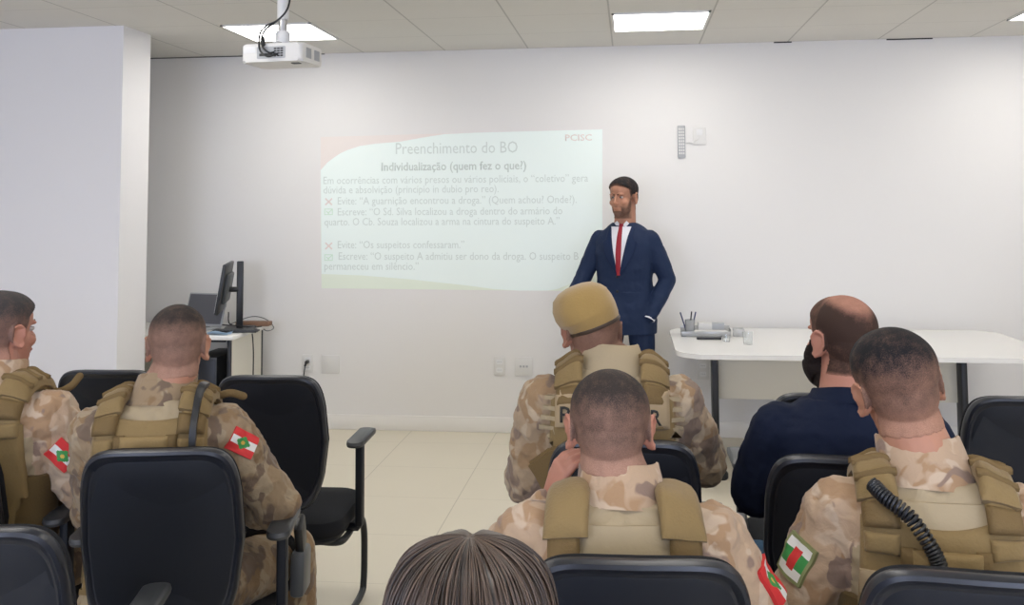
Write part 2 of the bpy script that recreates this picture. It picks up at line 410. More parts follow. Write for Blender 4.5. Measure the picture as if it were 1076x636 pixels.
names = {(0, 0): 'square ceiling light above the projector', (1, 0): 'square ceiling light above the standing speaker, in the middle of the back row', (2, 0): 'square ceiling light at the right edge of the photo, nearest the back wall'}
for j, y in enumerate(LY):
    for i, x in enumerate(LX):
        lab = names.get((i, j), 'square ceiling light panel in the rows over and behind the audience')
        t = thing('ceiling_light', lab, 'ceiling light', (x, y, CEIL_Z), 0, 'recessed ceiling light panels')
        bm = NB(); w = .285
        for a in ((-w, w, -w, -w + .012), (-w, w, w - .012, w), (-w, -w + .012, -w, w), (w - .012, w, -w, w)): box(bm, a[0], a[1], a[2], a[3], -.012, -.0005)
        obj('frame', bm, 'white_metal', t, smooth=False)
        obj('diffuser', box(NB(), -w + .012, w - .012, -w + .012, w - .012, -.008, -.0008), 'panel', t, smooth=False)

# ------------------------------------------------------------------ projected slide
def wp(x, y, off=0): p = at_y(x, y, WALL_Y); p.y = WALL_Y - off; return p
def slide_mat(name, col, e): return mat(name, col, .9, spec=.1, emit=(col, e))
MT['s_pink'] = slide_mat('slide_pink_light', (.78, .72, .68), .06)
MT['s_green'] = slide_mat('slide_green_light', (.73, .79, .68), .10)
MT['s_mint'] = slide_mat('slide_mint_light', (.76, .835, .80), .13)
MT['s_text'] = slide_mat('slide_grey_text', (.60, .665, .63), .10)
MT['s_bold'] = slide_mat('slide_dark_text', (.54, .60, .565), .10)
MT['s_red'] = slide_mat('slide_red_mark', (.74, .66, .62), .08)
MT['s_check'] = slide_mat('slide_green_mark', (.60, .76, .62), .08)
def flat(poly, off, th=.0008):
    a = [wp(x, y) for x, y in poly]
    bm = NB(); prism(bm, [(p.x, p.z) for p in a], 'y', WALL_Y - off, WALL_Y - off + th); return bm
sl = thing('projected_slide', 'pale green projected slide of text glowing on the white back wall', 'projected slide', (0, 0, 0))
bm = flat([(337, 144), (633, 136), (633, 225), (337, 225)], .0015); obj('slide_top', bm, 's_pink', sl, smooth=False)
bm = flat([(337, 225), (633, 225), (633, 303), (600, 306), (338, 303)], .0015); obj('slide_bottom', bm, 's_green', sl, smooth=False)
bm = flat([(337, 179), (344, 171), (352, 165), (358, 161), (366, 157.5), (378, 153.5), (395, 151), (420, 149), (445, 144.5), (467, 141), (500, 139.5), (633, 136), (633, 268), (628, 276), (620, 285), (610, 292), (598, 299), (585, 304), (575, 305.5), (545, 305.5), (520, 304), (490, 300), (430, 293.5), (380, 289.5), (338, 288)], .0025)
obj('slide_panel', bm, 's_mint', sl, smooth=False)
LINES = [("Preenchimento do BO", 416, 544, 162, 161, 13, 's_text', 0), ("Individualização (quem fez o que?)", 401, 553, 179.5, 178.5, 9.5, 's_bold', 1),
         ("Em ocorrências com vários presos ou vários policiais, o “coletivo” gera", 340, 618, 193.5, 189, 8.6, 's_text', 0),
         ("dúvida e absolvição (princípio in dubio pro reo).", 340, 524, 203.5, 201, 8.6, 's_text', 0),
         ("Evite: “A guarnição encontrou a droga.” (Quem achou? Onde?).", 355, 606, 215, 212.5, 8.6, 's_text', 0),
         ("Escreve: “O Sd. Silva localizou a droga dentro do armário do", 355, 591, 226.5, 224.5, 8.6, 's_text', 0),
         ("quarto. O Cb. Souza localizou a arma na cintura do suspeito A.”", 341, 588, 237, 235.5, 8.6, 's_text', 0),
         ("Evite: “Os suspeitos confessaram.”", 355, 488, 261, 261, 8.6, 's_text', 0),
         ("Escreve: “O suspeito A admitiu ser dono da droga. O suspeito B", 356, 608, 273, 273, 8.6, 's_text', 0),
         ("permaneceu em silêncio.”", 341, 440, 283.5, 284, 8.6, 's_text', 0),
         ("PCISC", 594, 622, 148, 147.5, 7, 's_red', 1)]
for s_, x0, x1, y0, y1, h, m_, b_ in LINES:
    a, b = wp(x0, y0, .0025), wp(x1, y1, .0025)
    place_text(s_, a, b.x - a.x, h * .0068 * 1.32, m_, sl, bold=b_)
for y in (212, 258.5):
    a = wp(341, y + 3, .0035); bm = NB()
    for s_ in (-1, 1):
        M = Matrix.Translation(a + Vector((.032, 0, .02))) @ Matrix.Rotation(s_ * .75, 4, 'Y')
        box(bm, -.034, .034, -.0005, .0005, -.005, .005, 0, M)
    obj('cross_mark', bm, 's_red', sl, smooth=False)
for y in (223, 271):
    a = wp(341, y + 3, .0035); bm = NB()
    box(bm, 0, .062, -.0005, .0005, 0, .005, 0, Matrix.Translation(a)); box(bm, 0, .062, -.0005, .0005, .04, .045, 0, Matrix.Translation(a))
    box(bm, 0, .005, -.0005, .0005, 0, .045, 0, Matrix.Translation(a)); box(bm, .057, .062, -.0005, .0005, 0, .045, 0, Matrix.Translation(a))
    box(bm, 0, .028, -.0005, .0005, 0, .006, 0, Matrix.Translation(a + Vector((.012, 0, .026))) @ Matrix.Rotation(.8, 4, 'Y'))
    box(bm, 0, .045, -.0005, .0005, 0, .006, 0, Matrix.Translation(a + Vector((.028, 0, .010))) @ Matrix.Rotation(-.7, 4, 'Y'))
    obj('check_mark', bm, 's_check', sl, smooth=False)

# ------------------------------------------------------------------ wall fittings
def plate(label, c, w, h, kind, cat='wall outlet', name='wall_outlet'):
    t = thing(name, label, cat, (c.x, WALL_Y, c.z))
    bm = NB(); box(bm, -w / 2, w / 2, -.010, 0, -h / 2, h / 2, .003); obj('cover_plate', bm, 'white_plastic', t)
    if kind == 'duplex':
        for z in (-.028, .028):
            bm = NB(); prism(bm, [(x, z + q) for x, q in rrect(.045, .034, .009)], 'y', -.0125, -.008); obj('socket', bm, 'white_metal', t, smooth=False)
            bm = NB()
            for x in (-.011, 0, .011): lathe_y(bm, x, z, .0028, -.0132, -.012)
            obj('pin_holes', bm, 'grey_plastic', t, smooth=False)
    if kind == 'data':
        bm = NB()
        for x in (-.022, .0, .022): box(bm, x - .007, x + .007, -.0125, -.008, -.007, .007)
        obj('data_ports', bm, 'grey_plastic', t, smooth=False)
    if kind == 'switch':
        bm = NB(); box(bm, -.02, .02, -.014, -.008, .005, .045, .002); obj('rocker', bm, 'white_metal', t)
    return t
def lathe_y(bm, x, z, r, y0, y1, n=12):
    loft(bm, [[Vector((x + r * math.cos(2 * PI * k / n), y, z + r * math.sin(2 * PI * k / n))) for k in range(n)] for y in (y0, y1)])
plate('white double outlet low on the wall, left of the data plate', wp(525, 384.5), .080, .125, 'duplex')
plate('white square data plate low on the wall beside the man in the beret', wp(550.5, 385), .125, .128, 'data', 'wall plate', 'wall_plate')
plate('white double outlet low on the wall behind the white table', wp(738.5, 388.5), .080, .133, 'duplex')
plate('blank white square plate low on the wall right of the plugged outlet', wp(347.5, 383), .134, .128, 'blank', 'wall plate', 'wall_plate')
po = plate('white outlet with a black plug, low on the wall by the computer desk', wp(323.5, 382), .080, .125, 'duplex')
pl_ = thing('power_plug', 'black plug and cord in the outlet beside the computer desk', 'power plug', (wp(324, 380).x, WALL_Y - .0126, wp(324, 380).z))
bm = NB(); tube(bm, [(0, 0, 0), (0, -.03, 0)], .013); tube(bm, [(0, -.035, 0), (-.004, -.045, -.02)], .008); obj('plug_body', bm, 'black', pl_)
bm = NB(); tube(bm, curve_pts([(-.004, -.045, -.02), (-.012, -.045, -.08), (-.03, -.04, -.2), (-.05, -.05, -.38), (-.15, -.06, -.455), (-.4, -.1, -.455)]), .004, 8); obj('cord', bm, 'black', pl_)
sw = plate('white switch plate high on the wall beside the remote control', wp(735, 143), .088, .12, 'switch', 'switch plate', 'switch_plate')
rm = thing('remote_control', 'light grey remote control in its wall holder right of the slide', 'remote control', (wp(716, 149).x, WALL_Y, wp(716, 149).z))
bm = NB(); box(bm, -.026, .026, -.022, -.001, -.112, .112, .006); obj('remote_body', bm, 'grey_plastic', rm)
bm = NB()
for i in range(9):
    for j in (-1, 0, 1): box(bm, j * .014 - .005, j * .014 + .005, -.0245, -.02, -.088 + i * .021, -.075 + i * .021, .001)
obj('buttons', bm, 'white_plastic', rm)
bm = NB(); tube(bm, curve_pts([(.025, -.008, -.015), (.05, -.010, -.005), (.075, -.018, -.01), (.09, -.016, .005), (.118, -.014, .02)]), .003, 8)
obj('cord', bm, 'white_plastic', rm)

# ------------------------------------------------------------------ projector
pc = at_y(297, 59, 4.35)
pj = thing('projector', 'white projector hanging from a ceiling pole under the left light panel', 'projector', (pc.x, pc.y, pc.z), -.10)
hw, hd, hh = .150, .115, .042
bm = NB(); prism(bm, rrect(2 * hw, 2 * hd, .02), 'z', -hh, hh); bmesh.ops.bevel(bm, geom=[e for e in bm.edges if abs(e.verts[0].co.z - e.verts[1].co.z) < 1e-6], offset=.008, segments=3, affect='EDGES')
obj('projector_body', bm, 'white_plastic', pj)
bm = NB(); prism(bm, [(x, z) for x, z in rrect(.14, .055, .005, cx=-.001)], 'y', -hd - .002, -hd + .004); obj('connector_panel', bm, 'grey_plastic', pj, smooth=False)
bm = NB()
for x in (.02, .036, .052):
    for z in (-.016, -.005, .006, .017): box(bm, x - .006, x + .006, -hd - .004, -hd, z - .0035, z + .0035)
for x, w in ((-.045, .012), (-.02, .01), (-.003, .008)): box(bm, x - w, x + w, -hd - .006, -hd, -.016, -.004)
obj('ports', bm, 'black', pj, smooth=False)
bm = NB(); box(bm, -.138, -.078, -hd - .002, -hd + .002, .0, .03, .001); obj('label_strip', bm, 'white_metal', pj)
for y0 in (-.07, .02):
    bm = NB()
    for k in range(7): box(bm, hw - .002, hw + .003, y0 + k * .008, y0 + k * .008 + .004, -.022, .025)
    obj('vent', bm, 'grey_plastic', pj, smooth=False)
bm = NB(); lathe_y(bm, -.07, 0, .034, hd - .002, hd + .015, 24); obj('lens', bm, 'black', pj, smooth=False)
bm = NB(); box(bm, .07, .11, -.06, -.03, -hh - .004, -hh + .002, .002); obj('foot', bm, 'dark_grey', pj)
bm = NB(); box(bm, -.09, .09, -.012, .012, hh, hh + .012, .003); box(bm, -.012, .012, -.08, .08, hh + .008, hh + .018, .003); lathe(bm, [(.03, hh + .012), (.034, hh + .03), (.034, hh + .065), (.028, hh + .075)]); obj('bracket', bm, 'white_metal', pj)
top = CEIL_Z - pc.z
bm = NB(); lathe(bm, [(.020, hh + .06), (.020, hh + .14)]); obj('lower_pole', bm, 'metal', pj)
bm = NB(); lathe(bm, [(.027, hh + .13), (.027, top)]); obj('pole', bm, 'white_metal', pj)
bm = NB(); tube(bm, curve_pts([(.045, .0, top), (.052, -.03, top - .12), (.045, -.05, top - .2), (.0, -.06, hh + .115), (-.045, -.075, hh + .09), (-.065, -.10, hh + .05), (-.045, -.14, hh - .03), (-.005, -.145, -.022), (.03, -.135, -.012), (.03, -hd - .002, -.01)]), .0045, 8)
tube(bm, curve_pts([(-.01, -.055, hh + .11), (-.045, -.085, hh + .07), (-.05, -.11, hh + .03), (-.03, -.14, hh - .02), (.0, -.14, -.005), (.012, -hd - .003, .0)]), .0045, 8)
tube(bm, [(-.036, -.125, hh - .005), (-.044, -.115, hh + .025)], .010, 10)
obj('cable', bm, 'black', pj)

# ------------------------------------------------------------------ white meeting table
tx0, tx1, ty0, ty1 = .245, 2.33, 5.58, 6.775
tb = thing('meeting_table', 'long white table with rounded ends and black legs against the back wall', 'table', ((tx0 + tx1) / 2, (ty0 + ty1) / 2, 0))
HX, HY = (tx1 - tx0) / 2, (ty1 - ty0) / 2
poly = rrect(2 * HX, 2 * HY, .19, 10)
bm = NB(); prism(bm, poly, 'z', .713, .740); bmesh.ops.bevel(bm, geom=[e for e in bm.edges if abs(e.verts[0].co.z - e.verts[1].co.z) < 1e-6], offset=.006, segments=3, affect='EDGES')
obj('tabletop', bm, 'table_top', tb)
for x in (-.79, .66):
    bm = NB()
    box(bm, x - .02, x + .02, -.055, .055, .05, .713, .012)
    obj('leg', bm, 'black_metal', tb)
    bm = NB(); prism(bm, [(-.36, .018), (-.36, .045), (-.1, .075), (.1, .075), (.33, .045), (.33, .018)], 'x', x - .028, x + .028); bmesh.ops.bevel(bm, geom=bm.edges[:], offset=.006, segments=2, affect='EDGES')
    for y in (-.36, .33): lathe(bm, [(.03, 0), (.038, .01), (.038, .035), (.03, .045)], 20, (x, y, 0))
    obj('foot', bm, 'black_metal', tb)
bm = NB(); box(bm, -.765, .64, .02, .038, .38, .713, .002); obj('modesty_panel', bm, 'cream', tb)
bm = NB(); box(bm, -.765, .64, -.03, .01, .655, .713, .004); obj('crossbeam', bm, 'cream', tb)

# things on the white table
T0 = .7403
def onT(x, y): p = at_z(x, y, T0); p.y = min(p.y, 6.70); return p
p = at_z(733, 353, T0)
org = thing('desk_organizer', 'clear acrylic desk organizer near the left end of the white table', 'desk organizer', (p.x + .05, p.y + .0, T0))
bm = NB()
box(bm, -.155, .155, -.06, .06, 0, .006, .002); box(bm, -.155, .155, -.06, -.055, 0, .035, .002); box(bm, -.155, .155, .055, .06, 0, .06, .002); box(bm, -.155, -.15, -.06, .06, 0, .05, .002); box(bm, .15, .155, -.06, .06, 0, .05, .002)
obj('tray', bm, 'clear', org)
bm = NB(); lathe(bm, [(.03, .006), (.032, .10), (.028, .10), (.026, .012)], 20, (-.095, .015, 0)); obj('cup', bm, 'clear', org)
px, py = org.location.x, org.location.y
for k, (dx, tilt, c_) in enumerate(((-.115, -.30, 'pen'), (-.10, .12, 'black'), (-.088, .22, 'pen'))):
    o = tag(obj('pen', tube(NB(), [(0, 0, 0), (0, 0, .135)], .0045, 8), c_), ['blue pen leaning left in the desk organizer cup', 'black pen standing in the middle of the organizer cup', 'blue pen leaning right in the organizer cup'][k], 'pen', 'pens in the organizer cup')
    o.location = (px + dx, py + .015, T0 + .014); o.rotation_euler = (0, tilt, 0)
for k, (dx, w) in enumerate(((.005, .06), (.085, .05))):
    bm = NB(); box(bm, -w / 2 - .02, w / 2 + .01, -.022, .022, 0, .075, .004)
    o = tag(obj('note_block', bm, ['brown', 'grey_plastic'][k] if k else 'paper'), ['pale block of note paper in the desk organizer, left one', 'grey block of note paper in the desk organizer, right one'][k], 'note block', 'note blocks in the organizer')
    o.location = (px + dx, py + .026, T0 + .0065)
bm = NB(); M = Matrix.Rotation(PI / 2, 4, 'Y'); tube(bm, [(-.07, 0, 0), (.11, 0, 0)], .018, 16)
o = tag(obj('paper_roll', bm, 'paper'), 'rolled white paper lying in front in the desk organizer', 'paper roll'); o.location = (px + .01, py - .03, T0 + .0245)
bm = NB(); box(bm, -.035, .035, -.035, .035, 0, .05, .006); lathe(bm, [(.02, .05), (.02, .052)], 16)
o = tag(obj('stapler_block', bm, 'clear'), 'small clear acrylic dispenser at the right end of the organizer', 'dispenser'); p = at_z(762, 352, T0); o.location = (px + .205, py - .005, T0)
p = at_z(745, 357, T0); bm = NB(); box(bm, -.075, .075, -.012, .012, 0, .014, .004)
o = tag(obj('whiteboard_marker', bm, 'black'), 'black marker lying on the white table before the organizer', 'marker'); o.location = (p.x, p.y, T0)
p = at_z(763, 359, T0); bm = NB(); lathe(bm, [(.022, 0), (.026, .035), (.022, .035), (.019, .004)], 20)
o = tag(obj('small_glass', bm, 'glass'), 'small clear glass on the table just right of the marker', 'glass'); o.location = (p.x, p.y, T0)
p = at_z(786, 362, T0); bm = NB(); lathe(bm, [(.026, 0), (.032, .075), (.029, .075), (.024, .006)], 24)
o = tag(obj('drinking_glass', bm, 'glass'), 'clear drinking glass standing alone on the white table', 'glass'); o.location = (p.x, p.y, T0)

# ------------------------------------------------------------------ computer desk on the left
dk = thing('computer_desk', 'white desk with black frame in the corner behind the partition', 'desk', (-3.07, 6.42, 0))
DH = .75
bm = NB(); box(bm, -.62, .52, -.35, .33, DH - .028, DH, .004); obj('desktop', bm, 'table_top', dk)
bm = NB(); box(bm, .455, .480, -.29, -.265, 0, DH - .028, .004); box(bm, .455, .480, .25, .275, 0, DH - .028, .004); obj('leg_frame', bm, 'black_metal', dk)
bm = NB(); box(bm, .460, .478, -.26, .25, .1, DH - .03, .002); obj('side_panel', bm, 'cream', dk)
bm = NB(); box(bm, -.59, -.55, -.32, -.28, 0, DH - .028, .004); box(bm, -.59, -.55, .25, .29, 0, DH - .028, .004); box(bm, -.585, -.555, -.3, .27, DH - .07, DH - .028, .004); obj('leg_frame', bm, 'black_metal', dk)
bm = NB(); box(bm, -.55, .445, -.29, -.265, DH - .05, DH - .028, .004); obj('front_rail', bm, 'black_metal', dk)
bm = NB(); box(bm, -.55, .445, .2, .218, .3, DH - .028, .003); obj('modesty_panel', bm, 'cream', dk)
bm = NB(); box(bm, -.5, .445, .255, .27, .12, DH - .03, .003); obj('back_panel', bm, 'desk_panel', dk)
dt = DH + .0005
pcx = at_y(222, 390, 6.2)
cp = thing('computer_tower', 'black computer tower standing under the corner desk', 'computer', (pcx.x - .03, 6.36, 0))
bm = NB(); box(bm, -.085, .085, -.20, .20, .012, .60, .008); obj('case', bm, 'black', cp)
bm = NB(); box(bm, -.075, .075, -.205, -.198, .1, .58, .004); obj('front_bezel', bm, 'chair_rim', cp)
bm = NB(); [lathe(bm, [(.015, 0), (.015, .013)], 12, (x, y, 0)) for x in (-.06, .06) for y in (-.17, .17)]; obj('feet', bm, 'dark_grey', cp)
mp = at_y(252, 340, 6.40)
mo = thing('monitor', 'black monitor seen from behind its edge on the corner desk', 'monitor', (mp.x, 6.40, dt), .30)
bm = NB(); prism(bm, rrect(.20, .24, .05), 'z', 0, .012); obj('stand_base', bm, 'black', mo, smooth=False)
bm = NB(); box(bm, -.022, .022, -.028, -.008, .01, .46, .006); obj('stand_post', bm, 'black', mo)
bm = NB(); tube(bm, [(-.02, -.015, .27), (-.075, -.01, .27)], .018, 12); obj('stand_arm', bm, 'black', mo)
Mm = Matrix.Translation((-.10, 0, .285)) @ Matrix.Rotation(.16, 4, 'Y')
bm = NB(); box(bm, -.016, .008, -.25, .25, -.165, .165, .006, Mm); obj('screen_housing', bm, 'black', mo)
bm = NB(); box(bm, .006, .032, -.16, .16, -.10, .10, .012, Mm); obj('rear_cover', bm, 'dark_grey', mo)
bm = NB(); box(bm, -.018, -.0155, -.24, .24, -.155, .155, 0, Mm); obj('screen', bm, 'white_metal', mo, smooth=False)
bm = NB(); tube(bm, curve_pts([(-.07, -.05, .12), (-.06, -.08, .05), (0, -.06, .03), (.09, .03, .008), (.14, .06, .008)]), .004, 8); obj('cable', bm, 'black', mo)
lp = at_y(208, 340, 6.3)
la = thing('laptop', 'grey open laptop beside the monitor on the corner desk', 'laptop', (lp.x - .08, 6.38, dt), -.25)
bm = NB(); box(bm, -.16, .16, -.11, .11, 0, .018, .004); obj('laptop_base', bm, 'grey_plastic', la)
bm = NB(); box(bm, -.13, .13, -.09, .03, .018, .0195, 0); obj('keyboard', bm, 'black', la, smooth=False)
Ml = Matrix.Translation((0, .11, .012)) @ Matrix.Rotation(-.3, 4, 'X')
bm = NB(); box(bm, -.16, .16, -.006, .004, .0, .225, .003, Ml); obj('lid', bm, 'grey_plastic', la)
bm = NB(); box(bm, -.15, .15, -.0075, -.005, .012, .215, 0, Ml); obj('screen', bm, 'lap_screen', la, smooth=False)
bm = NB(); box(bm, -.12, .12, -.04, .04, 0, .03, .005)
kp = at_z(262, 343, DH)
o = tag(obj('wooden_box', bm, 'brown'), 'flat brown box on the corner desk behind the monitor stand', 'box'); o.location = (mp.x + .02, 6.60, dt)
bm = NB(); box(bm, -.15, .15, -.05, .05, 0, .014, .004)
kb = thing('keyboard', 'black keyboard on the corner desk in front of the monitor', 'keyboard', (mp.x + .03, 6.255, dt), .12); obj('case', bm, 'black', kb)
bm = NB()
for i in range(12):
    for j in range(4): box(bm, -.138 + i * .023, -.119 + i * .023, -.042 + j * .021, -.025 + j * .021, .012, .018)
obj('keys', bm, 'dark_grey', kb, smooth=False)
bm = NB(); r_ = []
for i in range(9):
    for j in range(6): r_.append(bm.verts.new((-.08 + i * .02, -.05 + j * .02, .006 + .018 * math.sin(i * .5) * math.sin(j * .7 + .4))))
for i in range(8):
    for j in range(5): bm.faces.new([r_[a * 6 + b] for a, b in ((i, j), (i + 1, j), (i + 1, j + 1), (i, j + 1))])
bmesh.ops.solidify(bm, geom=bm.faces[:], thickness=.004)
o = tag(obj('face_mask', bm, 'mask'), 'pale blue face mask lying on the front of the corner desk', 'face mask'); o.location = (at_z(228, 352, DH).x, 6.14, dt + .001)
bm = NB(); tube(bm, curve_pts([(-2.85, 6.58, dt + .006), (-2.70, 6.52, dt + .006), (-2.60, 6.45, dt + .006), (-2.565, 6.42, dt - .01), (-2.555, 6.43, .6), (-2.56, 6.45, .3), (-2.55, 6.5, .02), (-2.45, 6.6, .006)]), .0045, 8)
tag(obj('hanging_cable', bm, 'black'), 'black cable hanging off the right end of the corner desk', 'cable')
bm = NB(); tube(bm, curve_pts([(-2.80, 6.62, dt + .006), (-2.68, 6.70, dt + .05), (-2.58, 6.72, dt + .03), (-2.50, 6.66, dt - .02), (-2.53, 6.60, dt - .035), (-2.60, 6.62, dt + .006), (-2.70, 6.60, dt + .006)]), .003, 8)
tag(obj('looped_cable', bm, 'dark_grey'), 'thin looped cable curling over the corner desk end by the wall', 'cable')

# ------------------------------------------------------------------ chairs
def back_outline(n=60):
    """outline of the backrest (x, z): wide in the middle, narrower to the foot, rounded corners"""
    out = []
    for k in range(n):
        a = 2 * PI * k / n; c, s_ = math.cos(a), math.sin(a)
        e = .30
        x = (abs(c) ** e) * (1 if c > 0 else -1); z = (abs(s_) ** e) * (1 if s_ > 0 else -1)
        w = .203 - .018 * max(z, 0) ** 2 - .045 * max(-z, 0) ** 1.6
        out.append((x * w, .735 + z * .245))
    return out
def chair(label, x, y, rz, parts_group='visitor chairs in rows'):
    t = thing('visitor_chair', label, 'chair', (x, y, 0), rz, parts_group)
    O = back_outline(); C = Vector((0, 0, .73))
    def curve(xx, zz): return -.25 - .02 - .09 * (zz - .5) + .35 * xx * xx * 1.2 + .03 * math.sin((zz - .48) / .45 * PI)
    def ring(s, d): return [Vector((px * s, curve(px * s, .73 + (pz - .73) * s) + d, .73 + (pz - .73) * s)) for px, pz in O]
    bm = NB(); loft(bm, [ring(s, d) for s, d in ((.3, -.018), (.6, -.018), (.84, -.018), (.905, -.019), (.93, -.026), (.955, -.030), (.985, -.026), (1, -.014), (1, .0), (.985, .006), (.9, .006))])
    obj('back_shell', bm, 'chair_rim', t)
    bm = NB(); loft(bm, [ring(s, d) for s, d in ((.93, .004), (.975, .012), (.985, .025), (.96, .040), (.9, .048), (.7, .054), (.35, .056))])
    obj('back_cushion', bm, 'chair_fabric', t)
    bm = NB(); loft(bm, [ring(s, d) for s, d in ((.25, -.021), (.6, -.021), (.86, -.021), (.895, -.017))])
    obj('back_panel', bm, 'chair_plastic', t)
    O2 = rrect(.47, .46, .09, 8); 
    bm = NB(); loft(bm, [[Vector((px * s, py * s + .01, z)) for px, py in O2] for s, z in ((.6, .365), (.93, .366), (.985, .378), (1, .395), (1, .41), (.975, .428), (.9, .437), (.5, .441))]); obj('seat', bm, 'chair_fabric', t)
    bm = NB(); loft(bm, [[Vector((px * s, py * s + .01, z)) for px, py in O2] for s, z in ((.7, .345), (.9, .347), (.95, .36), (.95, .372))]); obj('seat_shell', bm, 'chair_plastic', t)
    bm = NB(); tube(bm, curve_pts([(0, -.05, .345), (0, -.18, .35), (0, -.255, .40), (0, -.268, .47), (0, -.270, .53)]), [(.010, .035)] * 33, 12, up=Vector((0, 0, 1))); obj('back_bracket', bm, 'black_metal', t)
    for s_ in (-1, 1):
        bm = NB(); box(bm, s_ * .262 - .014, s_ * .262 + .014, -.03, .02, .36, .680, .008)
        tube(bm, [(s_ * .20, 0, .352), (s_ * .25, 0, .352), (s_ * .262, 0, .37)], .016, 10); obj('arm_post', bm, 'chair_plastic', t)
        P = rrect(.066, .27, .031, 8)
        bm = NB(); loft(bm, [[Vector((s_ * .262 + px * s, py * s + .02, z - .10 * (py * s) ** 2 * 4)) for px, py in P] for s, z in ((.8, .677), (.96, .681), (1, .690), (.96, .700), (.75, .705))]); obj('arm_pad', bm, 'arm_pad', t)
    bm = NB(); w = .215
    for s_ in (-1, 1):
        tube(bm, curve_pts([(s_ * .12, -.12, .337), (s_ * w, -.10, .332), (s_ * w, .10, .332), (s_ * w, .21, .32), (s_ * w, .265, .26), (s_ * w, .275, .16), (s_ * w, .265, .05), (s_ * w, .22, .0145), (s_ * w, 0, .0145), (s_ * w, -.22, .0145)]), .0135, 10)
    tube(bm, curve_pts([(-w, -.22, .0145), (-w + .02, -.245, .0145), (0, -.25, .0145), (w - .02, -.245, .0145), (w, -.22, .0145)]), .0135, 10)
    tube(bm, [(-w, -.10, .332), (w, -.10, .332)], .0135, 10)
    obj('sled_base', bm, 'black_metal', t)
    return t
def at_d_y(x, y, Y): return at_y(x, y, Y)
def chair_px(label, px, pz, Y, rz):
    """backrest centred over this spot of the room; the seat stands in front of it"""
    p = at_y(px, pz, Y); o = Matrix.Rotation(rz, 3, 'Z') @ Vector((0, .30, 0))
    return chair(label, p.x + o.x, p.y + o.y, rz)
chair_px('empty black chair in the front row, just behind the left partition', 114, 388, 3.48, .05)
chair_px('empty black chair in the front row with its armrest and sled leg showing', 283, 392, 3.42, .04)
chair_px('empty black chair beyond the bald man, mostly hidden by his shoulders', 874, 406, 3.25, 0)
chair_px('empty black chair at the right edge below the table end', 1081, 408, 3.25, 0)

c_ = CAM_LOC + ray(-42, 552) * 1.86
chair_px('black chair in the bottom left corner of the photo, only its backrest showing', -42, 552, c_.y, .22)

# ------------------------------------------------------------------ people
def Rx(a): return Matrix.Rotation(a, 4, 'X')
def Ry(a): return Matrix.Rotation(a, 4, 'Y')
def Rz(a): return Matrix.Rotation(a, 4, 'Z')
def TR(v): return Matrix.Translation(Vector(v))

TORSO = [(.405, .10, .08, 0), (.44, .165, .115, 0), (.52, .178, .125, 0), (.62, .165, .115, .01), (.72, .158, .11, .015), (.82, .170, .118, .01), (.92, .186, .122, .0),
         (.985, .182, .112, -.01), (1.03, .148, .09, -.012), (1.065, .100, .07, -.01), (1.095, .066, .06, -.006)]
def hand_prims(bm, wrist, d, nrm, side, curl=.5, k=1.0):
    """palm with four fingers and a thumb; d = pointing direction, nrm = back of the hand"""
    d = Vector(d).normalized(); nrm = Vector(nrm); nrm = (nrm - d * nrm.dot(d)).normalized(); ac = d.cross(nrm).normalized() * side
    w = Vector(wrist)
    tube(bm, [w - d * .01, w + d * .03 * k, w + d * .06 * k, w + d * .088 * k], [(.020 * k, .026 * k), (.016 * k, .034 * k), (.015 * k, .040 * k), (.012 * k, .038 * k)], 12, up=nrm)
    for i, (o, L, r) in enumerate(((-.030, .070, .0082), (-.010, .080, .0088), (.010, .075, .0085), (.029, .058, .0072))):
        p = w + d * .080 * k + ac * o * k; pts = [p.copy()]; a = 0
        for seg, f in enumerate((.45, .32, .23)):
            a += curl * (.55, .8, .6)[seg]
            dd = (d * math.cos(a) - nrm * math.sin(a)); p = p + dd * L * k * f; pts.append(p.copy())
        tube(bm, pts, [r * k, r * k, r * .92 * k, r * .8 * k], 8, up=ac)
    p = w + d * .022 * k - ac * .026 * k
    t1 = p + (d * .6 - ac * .65 - nrm * .25).normalized() * .038 * k; t2 = t1 + (d * .9 - ac * .25 - nrm * .3).normalized() * .032 * k; t3 = t2 + (d * .95 + ac * .05 - nrm * .3 * (1 + curl)).normalized() * .026 * k
    tube(bm, [p, t1, t2, t3], [.013 * k, .0115 * k, .010 * k, .0085 * k], 8)
